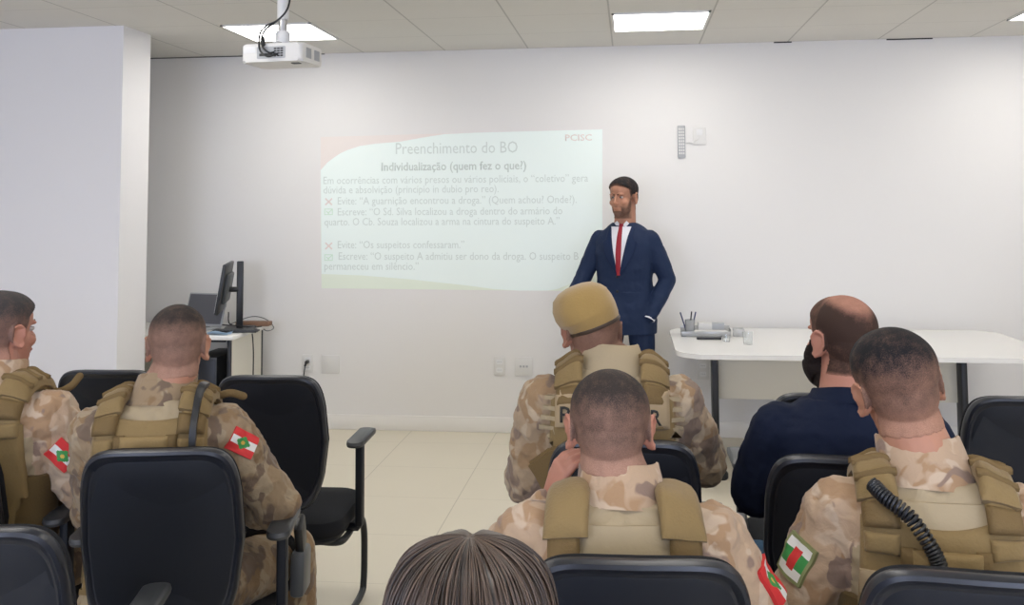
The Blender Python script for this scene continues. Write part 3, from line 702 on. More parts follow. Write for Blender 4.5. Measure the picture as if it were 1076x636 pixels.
def head_prims(bm, HM, k=1.0, wide=1.0, jaw=1.0):
    M = HM @ Matrix.Diagonal((k * wide, k, k, 1))
    ell(bm, (0, -.012, .035), (.075, .094, .082), M, 4); ell(bm, (0, -.030, .000), (.066, .074, .072), M); ell(bm, (0, .010, .045), (.070, .080, .068), M)
    ell(bm, (0, .022, -.03), (.060, .066, .078), M); ell(bm, (0, .028, -.068), (.052 * jaw, .054, .044), M); ell(bm, (0, .068, -.096), (.024 * jaw, .020, .018), M)
    ell(bm, (0, .01, -.07), (.055 * jaw, .05, .035), M)
    tube(bm, [M @ Vector(p) for p in ((0, .082, .018), (0, .094, -.005), (0, .106, -.026))], [.007, .009, .0125], 10); ell(bm, (0, .100, -.031), (.017, .012, .009), M)
    for s in (-1, 1):
        ell(bm, (s * .026, .077, .024), (.024, .012, .008), M); ell(bm, (s * .036, .058, -.026), (.024, .024, .022), M)
        E = M @ TR((s * .077, -.008, -.004)) @ Rz(s * -.42) @ Rx(.12) @ Matrix.Scale(1.14, 4)
        ell(bm, (0, -.004, 0), (.006, .019, .031), E)
        tube(bm, [E @ Vector(p) for p in ((s * .004, .012, -.002), (s * .006, .014, .018), (s * .009, .002, .031), (s * .010, -.016, .025), (s * .010, -.022, .004), (s * .008, -.014, -.018), (s * .006, .0, -.030), (s * .004, .008, -.024))], .0046, 8)
    ell(bm, (0, .086, -.056), (.022, .010, .006), M); ell(bm, (0, .084, -.067), (.019, .011, .007), M)
def mx(fn, *a): return np.vectorize(fn)(*a)
def sst(a, b, x): t = np.clip((x - a) / (b - a), 0, 1); return t * t * (3 - 2 * t)
def hair_t(L, kind):
    x, y, z = L[:, 0], L[:, 1], L[:, 2]
    ylim = .026 + .012 * sst(.0, .04, z) + .042 * sst(.045, .078, z) + .012 * sst(.07, .1, z)
    front = (ylim - y) / .012
    nape = np.where(y < -.03, (z + .078) / .010, (z - (-.035 + .055 * sst(-.06, -.02, y) - .035 * sst(.012, .025, y))) / .008)
    side = (.083 + .0 * z - abs(x)) / .004
    side = np.where(z > .035, 1, side)
    t = np.minimum(np.minimum(front, nape), side)
    return np.clip(t, -1, 1)
def beard_t(L):
    x, y, z = L[:, 0], L[:, 1], L[:, 2]
    cut = -.046 + .055 * sst(.045, .062, abs(x)) * sst(.06, .02, y) + .004 * (abs(x) < .03)
    low = np.minimum((cut - z) / .018, (y - .002) / .02)
    mouth = np.where(y > .05, np.maximum(abs(x) / .024, abs(z + .064) / .011) - 1, 1) * 5
    neck = (z + .125) / .008
    return np.clip(np.minimum(np.minimum(low, mouth), neck), -1, 1)

class Person: pass
def make_person(label, P):
    """P: head (world point), yaw, lean, k, head turn etc.  Everything is modelled in the person's own frame, facing +y, origin on the floor"""
    Q = Person(); yaw = P.get('yaw', 0); lean = P.get('lean', .08); Q.P = P
    z0 = P.get('hip', .51); seated = P.get('seated', True)
    base_h = 1.215 - .51
    kz = P['kz'] if 'kz' in P else (P['head'].z - z0) / (base_h * math.cos(lean))
    hof = Vector(P.get('hoff', (0, 0, 0)))
    if 'kf' in P: hof.z -= base_h * kz * (P['kf'] - 1) * math.cos(lean); kz *= P['kf']
    tx = P.get('kx', 1.0); side = P.get('sway', 0)
    def T(p): p = Vector(p); q = Vector((p.x * tx, p.y * tx, (p.z - .51) * kz)); q = Rx(-lean) @ Ry(side) @ q; return q + Vector((0, 0, z0))
    Q.T = T; Q.hof = hof
    Q.TM = TR((0, 0, z0)) @ Rx(-lean) @ Ry(side) @ Matrix.Diagonal((tx, tx, kz, 1)) @ TR((0, 0, -.51))
    hc = T((0, .02, 1.215)) + hof
    off = Rz(yaw) @ hc
    Q.loc = Vector((P['head'].x - off.x, P['head'].y - off.y, 0)); Q.dz = P['head'].z - hc.z
    root = thing('person', label, 'person', Q.loc, yaw); Q.root = root
    hy, hp, hr = P.get('turn', (0, 0, 0))
    HM = TR(hc) @ Rz(hy) @ Rx(hp) @ Ry(hr); Q.HM = HM; Q.hc = hc
    hk = P.get('hk', 1.0)
    bm = NB()
    def torso(bm, e, zmax=9, zmin=0, ex=0):
        rings = []
        for z, rx, ry, yc in TORSO:
            if z > zmax or z < zmin: continue
            rings.append([T((( rx + e + ex) * math.copysign(abs(math.cos(a)) ** .85, math.cos(a)), yc + (ry + e) * math.copysign(abs(math.sin(a)) ** .85, math.sin(a)), z)) for a in [2 * PI * k_ / 28 for k_ in range(28)]])
        loft(bm, rings)
    Q.torso = torso
    torso(bm, -.008)
    nb = T((0, -.012, 1.03)); nt = HM @ Vector((0, -.022, -.05))
    tube(bm, [nb, T((0, -.008, 1.085)), nb.lerp(nt, .75), nt], [.080, .071, .067, .064], 20)
    head_prims(bm, HM, hk, P.get('wide', 1), P.get('jaw', 1))
    # arms
    A = {}
    for s in (-1, 1):
        el, wr = [Vector(v) for v in P['arm'][s][:2]]; sh = T((s * .172, -.008, .975)); A[s] = (sh, el, wr)
        ell(bm, sh, (.052, .050, .052))
        tube(bm, [sh, sh.lerp(el, .5), el], [.052, .047, .040], 14); tube(bm, [el, el.lerp(wr, .35), wr], [.041, .040, .027], 14)
        hd = P['arm'][s][2] if len(P['arm'][s]) > 2 else (wr - el); hn = P['arm'][s][3] if len(P['arm'][s]) > 3 else (0, 0, 1)
        hand_prims(bm, wr + Vector(hd).normalized() * .01, hd, hn, s, P['arm'][s][4] if len(P['arm'][s]) > 4 else .45)
    Q.A = A
    # legs
    G = {}
    for s in (-1, 1):
        kn, an = [Vector(v) for v in P['leg'][s]]; hp_ = Vector((s * .092, .0, z0 - (.0 if seated else .0))); G[s] = (hp_, kn, an)
        tube(bm, [hp_, hp_.lerp(kn, .5), kn], [.078, .070, .052], 14); tube(bm, [kn, kn.lerp(an, .35), an], [.052, .052, .036], 14)
        toe = an + Vector((s * .02, .16, -.045)); tube(bm, [an + Vector((0, -.03, -.04)), an + Vector((0, .05, -.045)), toe], [.032, .034, .026], 10)
    Q.G = G
    me = remesh(bm, P.get('voxel', .0045), 3)
    Q.body = link('body', me, P['skin'], root); Q.me = me
    # hair grown off the scalp
    L = verts_np(me); Hi = np.array(HM.inverted()); L = (np.c_[L, np.ones(len(L))] @ Hi.T)[:, :3] / hk
    Q.L = L
    if P.get('hair'):
        kind, m_, th, fb, ft = P['hair']
        t = hair_t(L, kind)
        t[(L[:, 2] < -.09) | (np.abs(L).max(1) > .16)] = -1
        edge = .55 + .45 * np.clip(t, 0, 1)
        zz = L[:, 2] + .25 * (L[:, 1] * .3)
        fade = (fb * (.12 + .88 * sst(-.075, .0, zz)) + (1 - fb) * sst(ft - .045, ft + .02, zz)) * edge
        if kind == 'bald':
            r = np.sqrt((L[:, 0] / .052) ** 2 + ((L[:, 1] + .030) / .068) ** 2)
            r = np.where(L[:, 2] > .03, r, 2); fade = np.clip(t, 0, 1) * (.10 + 1.05 * sst(.65, 1.2, r)) * np.where(L[:, 1] > .0, .75, 1.) * np.where(L[:, 2] > .0, 1, .85)
        thick = th * (.12 + .88 * sst(.0, .08, L[:, 2]))
        shell(me, np.where(t > 0, np.clip(t, 0, 1), -1), thick, 'hair', m_, root, fade=fade.astype('f'))
    if P.get('beard'):
        t = beard_t(L); t[(np.abs(L).max(1) > .135) | (L[:, 1] < -.02)] = -1
        shell(me, t, P['beard'], 'beard', P.get('beard_mat', 'beard'), root, fade=(P.get('beard_fade', 1) * np.clip(t, 0, 1)).astype('f'))
    if P.get('face'):
        for s in (-1, 1):
            c = HM @ Vector((s * .028, .0735, .006)); ob = obj('eye', ell(NB(), c, (.0125, .0125, .0085)), 'eye', root)
            c2 = HM @ Vector((s * .028, .0820, .006)); obj('iris', ell(NB(), c2, (.0062, .0052, .0062)), 'iris', ob)
            bm = NB(); tube(bm, [HM @ Vector(p) for p in ((s * .010, .092, .022), (s * .026, .091, .029), (s * .044, .078, .024))], [(.003, .003), (.0035, .003), (.002, .002)], 8); obj('eyebrow', bm, 'beard', root)
        bm = NB(); tube(bm, [HM @ Vector(p) for p in ((-.020, .086, -.0605), (-.008, .0955, -.061), (.008, .0955, -.061), (.020, .086, -.0605))], [.0025, .005, .005, .0025], 8); obj('lips', bm, 'lip', root)
    return Q
def shirt(Q, m_, e=.012, sleeve=.016, cuff=.0, short=False, disp=(('CLOUDS', .10, .032), ('CLOUDS', .042, .016)), name='shirt', zmax=1.09, zmin=0, voxel=.0055, arms=True, smooth=5, yoke=None):
    bm = NB(); Q.torso(bm, e, zmax=zmax, zmin=zmin)
    if arms:
        for s in (-1, 1):
            sh, el, wr = Q.A[s]
            ell(bm, sh, (.058 + e, .057 + e, .052 + e))
            tube(bm, [sh, sh.lerp(el, .5), el], [.054 + sleeve, .051 + sleeve, .044 + sleeve], 16)
            if not short: tube(bm, [el, el.lerp(wr, .4), wr], [.044 + sleeve, .044 + sleeve * .9, .031 + sleeve * .6], 16)
    me = remesh(bm, voxel, smooth, disp)
    o = link(name, me, m_, Q.root)
    co = verts_np(me); nl = len(me.polygons)
    Q.bvh = BVHTree.FromPolygons([Vector(v) for v in co.tolist()], [tuple(p.vertices) for p in me.polygons])
    if yoke:      # plain knit body, patterned sleeves
        me.materials.append(MT[yoke]); I = np.array(Q.TM.inverted())
        cs = np.empty(len(me.polygons) * 3, 'f'); me.polygons.foreach_get('center', cs); cs = cs.reshape(-1, 3)
        L = (np.c_[cs, np.ones(len(cs))] @ I.T)[:, :3]
        me.polygons.foreach_set('material_index', ((np.abs(L[:, 0]) < .135 + .03 * (L[:, 2] < .93))).astype('i'))
    return o
def trousers(Q, m_, e=.014, disp=(('CLOUDS', .08, .014), ('CLOUDS', .03, .005)), shoe='boot', name='trousers', zmax=.60):
    bm = NB(); Q.torso(bm, e + .003, zmax=zmax)
    for s in (-1, 1):
        h, k, a = Q.G[s]
        tube(bm, [h, h.lerp(k, .5), k], [.080 + e, .074 + e, .058 + e], 16); tube(bm, [k, k.lerp(a, .4), a], [.056 + e, .056 + e, .046 + e], 16)
    link(name, remesh(bm, .007, 5, disp), m_, Q.root)
    for s in (-1, 1):
        a = Q.G[s][2]; bm = NB()
        z0 = .001
        tube(bm, [(a.x, a.y, a.z + .03), (a.x, a.y - .005, max(a.z - .03, .05))], [.045, .047], 14, ends=True)
        tube(bm, [(a.x, a.y - .045, .045), (a.x, a.y + .04, .045), (a.x + s * .01, a.y + .12, .038), (a.x + s * .015, a.y + .185, .033)], [(.040, .036), (.042, .042), (.035, .044), (.027, .036)], 14, up=Vector((0, 0, 1)))
        me = remesh(bm, .006, 3)
        co = verts_np(me); co[:, 2] = np.maximum(co[:, 2], .002); me.vertices.foreach_set('co', co.ravel()); me.update()
        link('shoe' if shoe == 'shoe' else 'boot', me, shoe, Q.root)
def patch(Q, f, nu, nv, off, thick, m_, name, parent=None, edge=.35, smooth=3, matf=None, maxd=.22, reach=None):
    """a padded piece laid over the clothes: f(u,v) gives a ray (rest-torso coordinates unless raw) that finds the cloth below"""
    bvh = Q.bvh; O = [[None] * (nv + 1) for _ in range(nu + 1)]; D = [[None] * (nv + 1) for _ in range(nu + 1)]
    for i in range(nu + 1):
        for j in range(nv + 1):
            o, d = f(i / nu, j / nv); d = Vector(d)
            o = Vector(o)
            if reach is None or reach == 'rest':
                a = Q.TM @ o; b = Q.TM @ (o + d); o, d = a, (b - a)
            d.normalize(); h = bvh.ray_cast(o, d, maxd)
            if h[0] is None: h = bvh.find_nearest(o + d * (maxd * .5))
            O[i][j] = h[0].copy(); D[i][j] = d
    for _ in range(smooth):
        N_ = [[O[i][j].copy() for j in range(nv + 1)] for i in range(nu + 1)]
        for i in range(nu + 1):
            for j in range(nv + 1):
                nb = [O[a][b] for a, b in ((i - 1, j), (i + 1, j), (i, j - 1), (i, j + 1)) if 0 <= a <= nu and 0 <= b <= nv]
                avg = sum(nb, Vector()) / len(nb); d = D[i][j]
                N_[i][j] = O[i][j] + d * ((avg - O[i][j]).dot(d) * .7)
        O = N_
    bm = NB(); V1, V2 = [], []
    for i in range(nu + 1):
        a, b = [], []
        for j in range(nv + 1):
            eu = min(i, nu - i) / nu * 2; ev = min(j, nv - j) / nv * 2; e = min(1, min(eu, ev) / edge) if edge else 1
            k = off - thick + thick * (.45 + .55 * math.sin(e * PI / 2))
            a.append(bm.verts.new(O[i][j] - D[i][j] * k)); b.append(bm.verts.new(O[i][j] - D[i][j] * (off - thick - .004)))
        V1.append(a); V2.append(b)
    for i in range(nu):
        for j in range(nv):
            fa = bm.faces.new((V1[i][j], V1[i + 1][j], V1[i + 1][j + 1], V1[i][j + 1])); bm.faces.new((V2[i][j], V2[i][j + 1], V2[i + 1][j + 1], V2[i + 1][j]))
            if matf: fa.material_index = matf((i + .5) / nu, (j + .5) / nv)
    for i in range(nu): bm.faces.new((V1[i + 1][0], V1[i][0], V2[i][0], V2[i + 1][0])); bm.faces.new((V1[i][nv], V1[i + 1][nv], V2[i + 1][nv], V2[i][nv]))
    for j in range(nv): bm.faces.new((V1[0][j], V1[0][j + 1], V2[0][j + 1], V2[0][j])); bm.faces.new((V1[nu][j + 1], V1[nu][j], V2[nu][j], V2[nu][j + 1]))
    return obj(name, bm, m_, parent or Q.root, angle=60)
def collar(Q, m_, h=.074, r=.089, z=1.064, follow=.3):
    bm = NB(); n = 40; rings = []
    for (rr, zz) in ((r + .012, -.012), (r + .005, .004), (r - .002, h * .5), (r - .008, h), (r - .012, h + .002), (r - .015, h - .002), (r - .006, h * .4), (r - .004, -.01)):
        rings.append([Vector((Q.hof.x * follow * max(0, zz) / h, 0, 0)) + Q.T(((rr) * math.cos(a), -.006 + (rr * .94) * math.sin(a) + zz * .25, z + zz * (1 - .35 * max(0, math.sin(a))) + .002 * math.sin(3 * a + 1) - .005 * math.sin(a))) for a in [2 * PI * k / n for k in range(n)]])
    loft(bm, rings + [rings[0]], cap=False)
    bmesh.ops.remove_doubles(bm, verts=bm.verts[:], dist=1e-5)
    return obj('collar', bm, m_, Q.root, angle=70)
def back_rect(x0, x1, z0, z1): return lambda u, v: ((x0 + (x1 - x0) * u, -.28, z0 + (z1 - z0) * v), (0, 1, 0))
def shoulder(x, w, a0, a1, zc=.955, dx=0):
    def f(u, v):
        a = math.radians(a0 + (a1 - a0) * v); xx = x + dx * v + (u - .5) * w
        d = Vector((0, -math.cos(a), math.sin(a))); return Vector((xx, -.01, zc)) + d * .24, -d
    return f
def vest(Q, scoop=.05, top=.955, half=.168, handle=True, style='plain', zb=.56, low=1.0):
    P = Q.P
    def bf(u, v):
        x = (u - .5) * 2 * half * (1 - .12 * v); zt = top + scoop * (abs(x) / half) ** 2 - .0
        if abs(x) > half * .72: zt -= (abs(x) - half * .72) * 1.0
        return (x, -.28, zb + (zt - zb) * v), (0, 1, 0)
    v = patch(Q, bf, 30, 30, .026, .020, 'vest', 'vest', edge=.12, smooth=6)
    def ff(u, v_):
        x = (u - .5) * 2 * .15; zt = .90 + .05 * (abs(x) / .15) ** 2
        return (x, .30, .60 + (zt - .60) * v_), (0, -1, 0)
    patch(Q, ff, 16, 16, .03, .024, 'vest', 'front_panel', v, edge=.15, smooth=6)
    bm = NB(); n = 44; rings = []
    for z, e in ((.575, .010), (.58, .020), (.64, .026), (.74, .026), (.815, .024), (.82, .010)):
        st = np.interp(z, [t[0] for t in TORSO], [t[1] for t in TORSO]), np.interp(z, [t[0] for t in TORSO], [t[2] for t in TORSO]), np.interp(z, [t[0] for t in TORSO], [t[3] for t in TORSO])
        rings.append([Q.T(((st[0] + e) * math.copysign(abs(math.cos(a)) ** .85, math.cos(a)), st[2] + (st[1] + e) * math.copysign(abs(math.sin(a)) ** .85, math.sin(a)), z)) for a in [2 * PI * k / n for k in range(n)]])
    loft(bm, rings, cap=False); bmesh.ops.solidify(bm, geom=bm.faces[:], thickness=.006); obj('waist_band', bm, 'vest', v)
    for s in (-1, 1):
        patch(Q, shoulder(s * .112, .058, -12, 205, dx=0), 8, 40, .024, .014, 'vest_light', 'shoulder_strap', v, edge=.3, smooth=4, maxd=.23)
        patch(Q, shoulder(s * .114, .076, 38, 132), 10, 22, .046, .026, 'vest', 'shoulder_pad', v, edge=.35, smooth=4, maxd=.23)
        patch(Q, shoulder(s * .113, .066, 12, 34), 8, 8, .044, .020, 'vest_dark', 'webbing_loop', v, edge=.4, smooth=3, maxd=.23)
        patch(Q, shoulder(s * .113, .064, -10, 8), 8, 8, .040, .018, 'vest', 'strap_pocket', v, edge=.4, smooth=3, maxd=.23)
        for a in (55, 76, 97):
            patch(Q, shoulder(s * .114, .080, a, a + 6), 8, 3, .053, .014, 'vest_dark', 'webbing_strip', v, edge=.5, smooth=2, maxd=.23)
    if handle:
        patch(Q, back_rect(-.062, .062, top - .075, top - .038), 16, 5, .050, .016, 'vest_light', 'drag_handle', v, edge=.3, smooth=4)
        for s in (-1, 1): patch(Q, back_rect(s * .068 - .014, s * .068 + .014, top - .085, top - .035), 5, 6, .042, .02, 'vest_dark', 'handle_tab', v, edge=.4, smooth=3)
    return v
def sleeve_patch(Q, s, t, ang, w, h, kind, name='flag_patch', roll=0., off=.010):
    """badge on the upper sleeve; t along the upper arm, ang around it"""
    sh, el, wr = Q.A[s]; ax = (el - sh).normalized(); c = sh.lerp(el, t)
    out = Vector((s, 0, 0)); out = (out - ax * out.dot(ax)).normalized(); out = Matrix.Rotation(ang * s, 3, ax) @ out
    side = ax.cross(out); side = Matrix.Rotation(roll, 3, out) @ side; up = Matrix.Rotation(roll, 3, out) @ (-ax)
    def f(u, v): return c + side * (u - .5) * w + up * (v - .5) * h + out * .2, -out
    if kind == 'flag':
        def mf(u, v):
            d = abs(u - .5) / .30 + abs(v - .5) / .30
            if d < .35: return 3
            if d < 1: return 2
            return 1 if .33 < u < .67 else 0
        mats = ['red', 'white_cloth', 'green', 'yellow']
        if Q.P.get('flag_alt'): pass
    else:
        def mf(u, v):
            d = max(abs(u - .5) * 2, abs(v - .5) * 2)
            if d > .82: return 0
            if abs(u - .5) < .13 and abs(v - .5) < .28: return 2
            if abs(v - .5) < .18: return 3
            return 1
        mats = ['badge_green', 'white_cloth', 'red', 'green']
    return patch(Q, f, 36, 26, off, .004, mats, name, edge=None, smooth=4, matf=mf, maxd=.25, reach='raw')
SEATLEG = {-1: ((-.17, .42, .485), (-.17, .40, .085)), 1: ((.17, .42, .485), (.17, .40, .085))}
def seat_chair(Q, label, dy=.075, rz=None, dx=0, px=None):
    a = Q.P.get('yaw', 0) if rz is None else rz
    o = Rz(a) @ Vector((dx, dy, 0)); x = Q.loc.x + o.x
    if px is not None:      # centre of the backrest in the photo's frame fixes the sideways seat position
        b = Rz(a) @ Vector((0, -.30, 0)); p = at_y(px, 500, Q.loc.y + o.y + b.y); x = p.x - b.x
    return chair(label, x, Q.loc.y + o.y, a)
def at_depth(x, y, s, drop=0): v = ray(x, y); return CAM_LOC + v * (CAM_F / s)

# --- officer second from the left, seen from behind
Q = make_person('camouflaged person with buzz cut, flag on the sleeve and holster on the thigh, seated left', dict(
    head=at_depth(187, 364, 366), yaw=.20, lean=.10, hoff=(.03, 0, 0), turn=(.08, -.02, .0), skin='skin', hair=('buzz', 'hair_buzz', .005, .50, .07), wide=1.0,
    arm={-1: ((-.215, .16, .72), (-.12, .36, .66), (.3, 1, -.1)), 1: ((.315, .09, .725), (.16, .27, .68), (-.5, .8, -.1))},
    leg={-1: ((-.17, .42, .485), (-.17, .42, .085)), 1: ((.31, .41, .490), (.32, .42, .085))}))
shirt(Q, 'camo3', sleeve=.022, yoke='shirt_tan'); trousers(Q, 'camo3', e=.02); collar(Q, 'camo3')
v = vest(Q, scoop=.03, top=1.02)
patch(Q, back_rect(-.125, .13, .90, .945), 20, 4, .040, .014, 'letter', 'name_panel', v, edge=.2)
patch(Q, shoulder(.125, .016, -25, 85), 3, 26, .060, .008, 'black', 'radio_strap', v, edge=None, smooth=3)
bm = NB(); b_ = Q.T((.175, .04, 1.045)); tube(bm, curve_pts([b_ + Vector((-.05, -.0, .015)), b_ + Vector((0, 0, .03)), b_ + Vector((.035, .03, .015))]), .011, 10); obj('strap_loop', bm, 'vest_dark', v)
sleeve_patch(Q, 1, .16, .85, .062, .080, 'flag', roll=.45, off=.008)
h, k_, a_ = Q.G[1]; c = h.lerp(k_, .72)
bm = NB(); box(bm, -.022, .022, -.09, .07, -.085, .045, .014, TR(c + Vector((.108, 0, .0))) @ Rx(-.15)); hol = obj('holster', bm, 'dark_grey', Q.root)
bm = NB(); box(bm, -.014, .014, -.02, .05, -.03, .075, .010, TR(c + Vector((.112, -.06, .075))) @ Rx(.5)); obj('pistol_grip', bm, 'black', hol)
bm = NB(); tube(bm, [c + Vector((.098 * math.cos(a), .0, .098 * math.sin(a))) for a in [2 * PI * i / 24 for i in range(25)]], [(.004, .014)] * 25, 8, up=Vector((0, 1, 0)), ends=False); obj('thigh_strap', bm, 'black', hol)
seat_chair(Q, 'black chair of the seated person with the holster, its whole backrest facing us', px=168)

# --- officer at the left edge
Q = make_person('camouflaged person with greying hair at the left edge, face turned in profile', dict(
    head=at_depth(3, 350, 350), yaw=.10, lean=.08, turn=(-.36, .02, .0), skin='skin_pink', hair=('short', 'hair_grey', .012, .62, .06), face=True,
    arm={-1: ((-.28, .08, .72), (-.18, .28, .64), (.3, 1, -.1)), 1: ((.27, .10, .70), (.17, .30, .66), (-.4, .8, -.1))}, leg=SEATLEG))
shirt(Q, 'camo2', sleeve=.026, yoke='shirt_tan'); trousers(Q, 'camo3', e=.02); collar(Q, 'camo2'); v = vest(Q)
bm = NB(); b_ = Q.T((.165, .06, 1.045)); tube(bm, curve_pts([b_ + Vector((-.03, -.0, .0)), b_ + Vector((0, .0, -.005)), b_ + Vector((.03, .01, .01)), b_ + Vector((.045, .03, .035))]), .011, 10); obj('strap_loop', bm, 'vest_dark', v)
sleeve_patch(Q, 1, .34, 1.15, .062, .080, 'flag', roll=.35, off=.008)
seat_chair(Q, 'black chair at the left edge under the person seen in profile', dx=-.05)

# --- officer in the beret
Q = make_person('camouflaged person in a mustard beret and tan vest seated in the middle', dict(
    head=at_depth(622, 350, 362), yaw=.02, lean=.06, kx=1.04, kf=1.10, hoff=(-.055, 0, 0), turn=(.24, -.05, .0), skin='skin_brown', hair=('buzz', 'hair_close', .003, .5, .06),
    arm={-1: ((-.250, .08, .78), (-.10, .30, .74), (1, .3, 0)), 1: ((.265, .13, .83), (.12, .24, .98), (-.35, -.1, .7), (.3, 1, 0), .7)}, leg=SEATLEG))
shirt(Q, 'camo', sleeve=.026, yoke='shirt_tan'); trousers(Q, 'camo', e=.02); collar(Q, 'shirt_tan', h=.058, r=.094, follow=.2)
v = vest(Q, scoop=.03, top=1.0, handle=False, half=.182)
pn = patch(Q, back_rect(-.148, .148, .935, 1.022), 24, 8, .046, .014, 'label', 'name_panel', v, edge=.12, smooth=8)
for s in (-1, 1):
    bm = NB(); prism(bm, [(s * x, z) for x, z in ((.10, .95), (.165, .935), (.228, .892), (.20, .85), (.172, .80), (.150, .755), (.10, .72))], 'y', -.165, -.135)
    bmesh.ops.bevel(bm, geom=bm.edges[:], offset=.007, segments=2, affect='EDGES'); obj('side_flap', bm, 'vest_dark', v)
    for i in range(7): patch(Q, back_rect(s * (.182 - i * .005) - .026, s * (.182 - i * .005) + .026, .85 + i * .024, .860 + i * .024), 6, 2, .022, .008, 'shirt_tan', 'elastic_rib', v, edge=None, smooth=1)
def panel_text(Q, s_, x0, z, w, h, off):
    a = Q.TM @ Vector((x0, -.28, z)); b = Q.TM @ Vector((x0, .5, z)); d = (b - a).normalized()
    a1 = Q.TM @ Vector((x0, -.28, z + .03)); hh = Q.bvh.ray_cast(a, d, .3)[0]; h1 = Q.bvh.ray_cast(a1, d, .3)[0]
    up = ((h1 - hh)).normalized(); xx = Vector((1, 0, 0)); nn = xx.cross(up).normalized()
    hh = min(hh, h1, key=lambda q: q.y); M = Matrix((xx, -nn if nn.y < 0 else nn, up)).transposed().to_4x4()
    M = TR(a.lerp(b, 0) + d * ((hh - a).dot(d) - off)) @ M
    return place_text(s_, None, w, h, 'letter', pn, 'lettering', True, M, .002)
panel_text(Q, 'P', -.134, .948, .027, .060, .050); panel_text(Q, 'AR', .062, .948, .066, .060, .050)
H = Q.HM
BM = H @ TR((-.004, -.008, .040)) @ Rx(-.06) @ Ry(-.36)
bm = NB(); n = 48; rings = []
for r, z, sx in ((.084, -.020, 0), (.089, -.014, 0), (.093, .0, 0), (.099, .018, -.004), (.101, .040, -.008), (.097, .064, -.010), (.084, .086, -.010), (.060, .101, -.010), (.03, .108, -.010)):
    rings.append([BM @ Vector((sx + r * .88 * math.cos(a) * (1 + .04 * noise.noise(Vector((math.cos(a) * 2, math.sin(a) * 2, z * 20)))), -.006 + r * 1.10 * math.sin(a), z + .010 * math.cos(a - .6) * (r > .095) - .012 * (math.sin(a) < -.2) * (r > .1))) for a in [2 * PI * k / n for k in range(n)]])
loft(bm, rings); br = obj('beret', bm, 'beret', Q.root, angle=80)
bm = NB(); tube(bm, [BM @ Vector((.0815 * .93 * math.cos(a), -.004 + .0815 * 1.14 * math.sin(a), -.020)) for a in [2 * PI * k / n for k in range(n + 1)]], [(.008, .005)] * (n + 1), 8, up=Vector((0, 0, 1)), ends=False); obj('beret_band', bm, 'beret_band', br)
seat_chair(Q, 'black chair under the person in the beret, behind the close buzz cut head', px=655)

# --- nearest officer in the centre
Q = make_person('camouflaged person with a buzz cut in the centre foreground, hand raised to the neck', dict(
    head=at_depth(641, 450, 508), yaw=.05, lean=.12, kx=1.0, hoff=(-.02, 0, 0), turn=(.0, -.05, .0), skin='skin_pink', hair=('buzz', 'hair_buzz', .006, .62, .065), wide=1.04, hk=1.0,
    arm={-1: ((-.315, .17, .74), (-.155, .17, .93), (.35, -.1, 1), (-.8, -.4, .2), .7), 1: ((.29, .06, .70), (.18, .29, .62), (-.4, .8, 0))}, leg=SEATLEG, voxel=.004))
shirt(Q, 'camo2', sleeve=.026, yoke='shirt_tan'); trousers(Q, 'camo', e=.02); collar(Q, 'camo2', h=.076, r=.089, follow=.2)
bm = NB()
patch(Q, back_rect(-.10, .10, .70, 1.03), 16, 20, .006, .004, 'shirt_tan', 'shirt_yoke', edge=.2, smooth=5)
vb = patch(Q, lambda u, v: (((u - .5) * .30, -.28, .56 + .32 * v), (0, 1, 0)), 20, 18, .028, .02, 'vest', 'vest', edge=.15, smooth=6)
patch(Q, lambda u, v: (((u - .5) * .28, .30, .60 + .30 * v), (0, -1, 0)), 14, 14, .028, .02, 'vest', 'front_panel', vb, edge=.15, smooth=6)
for s in (-1, 1):
    patch(Q, shoulder(s * .115, .062, -30, 205), 8, 40, .022, .012, 'vest_dark', 'shoulder_strap', vb, edge=.3, maxd=.23)
    patch(Q, shoulder(s * .112, .086, 22, 140, dx=-s * .015), 12, 26, .040, .022, 'vest', 'shoulder_pad', vb, edge=.3, smooth=5, maxd=.23)
    patch(Q, shoulder(s * .117, .070, -14, -4), 8, 4, .034, .014, 'vest_light', 'webbing_strip', vb, edge=.4, smooth=2, maxd=.23)
sleeve_patch(Q, 1, .46, .35, .062, .080, 'flag', roll=.0, off=.008)
seat_chair(Q, 'black chair in the bottom centre under the nearest person', px=668)

# --- officer on the right, head tipped to the left
Q = make_person('camouflaged person on the right with tilted head and coiled black radio cord', dict(
    head=at_depth(943, 408, 492), yaw=-.10, lean=.08, sway=.0, kf=.94, hoff=(-.048, 0, 0), turn=(.18, .0, -.20), skin='skin', hair=('short', 'hair_black', .012, .62, .06), wide=1.02, hk=1.03,
    arm={-1: ((-.28, .05, .70), (-.18, .28, .64), (.3, 1, -.1)), 1: ((.28, .05, .70), (.18, .28, .64), (-.3, 1, -.1))}, leg=SEATLEG, voxel=.004))
shirt(Q, 'camo2', sleeve=.026, yoke='shirt_tan'); trousers(Q, 'camo', e=.02); collar(Q, 'camo2', h=.092, r=.092, follow=.30)
patch(Q, back_rect(-.105, .105, .90, 1.035), 16, 14, .007, .005, 'shirt_tan', 'shirt_yoke', edge=.2, smooth=5)
v = vest(Q, scoop=.055, top=.985)
patch(Q, back_rect(-.155, .16, .84, .892), 20, 5, .040, .014, 'label', 'name_panel', v, edge=.15)
patch(Q, back_rect(-.135, -.105, .845, .868), 4, 3, .045, .006, 'letter', 'black_tab', v, edge=None)
C_ = [(-.126, -.14, 1.072), (-.105, -.165, 1.05), (-.066, -.185, 1.018), (-.032, -.192, .961), (-.019, -.194, .919), (-.032, -.192, .888), (-.078, -.188, .878), (-.10, -.185, .880)]
pts = curve_pts([Q.TM @ Vector(c) for c in C_], 75); fr = frames(pts)
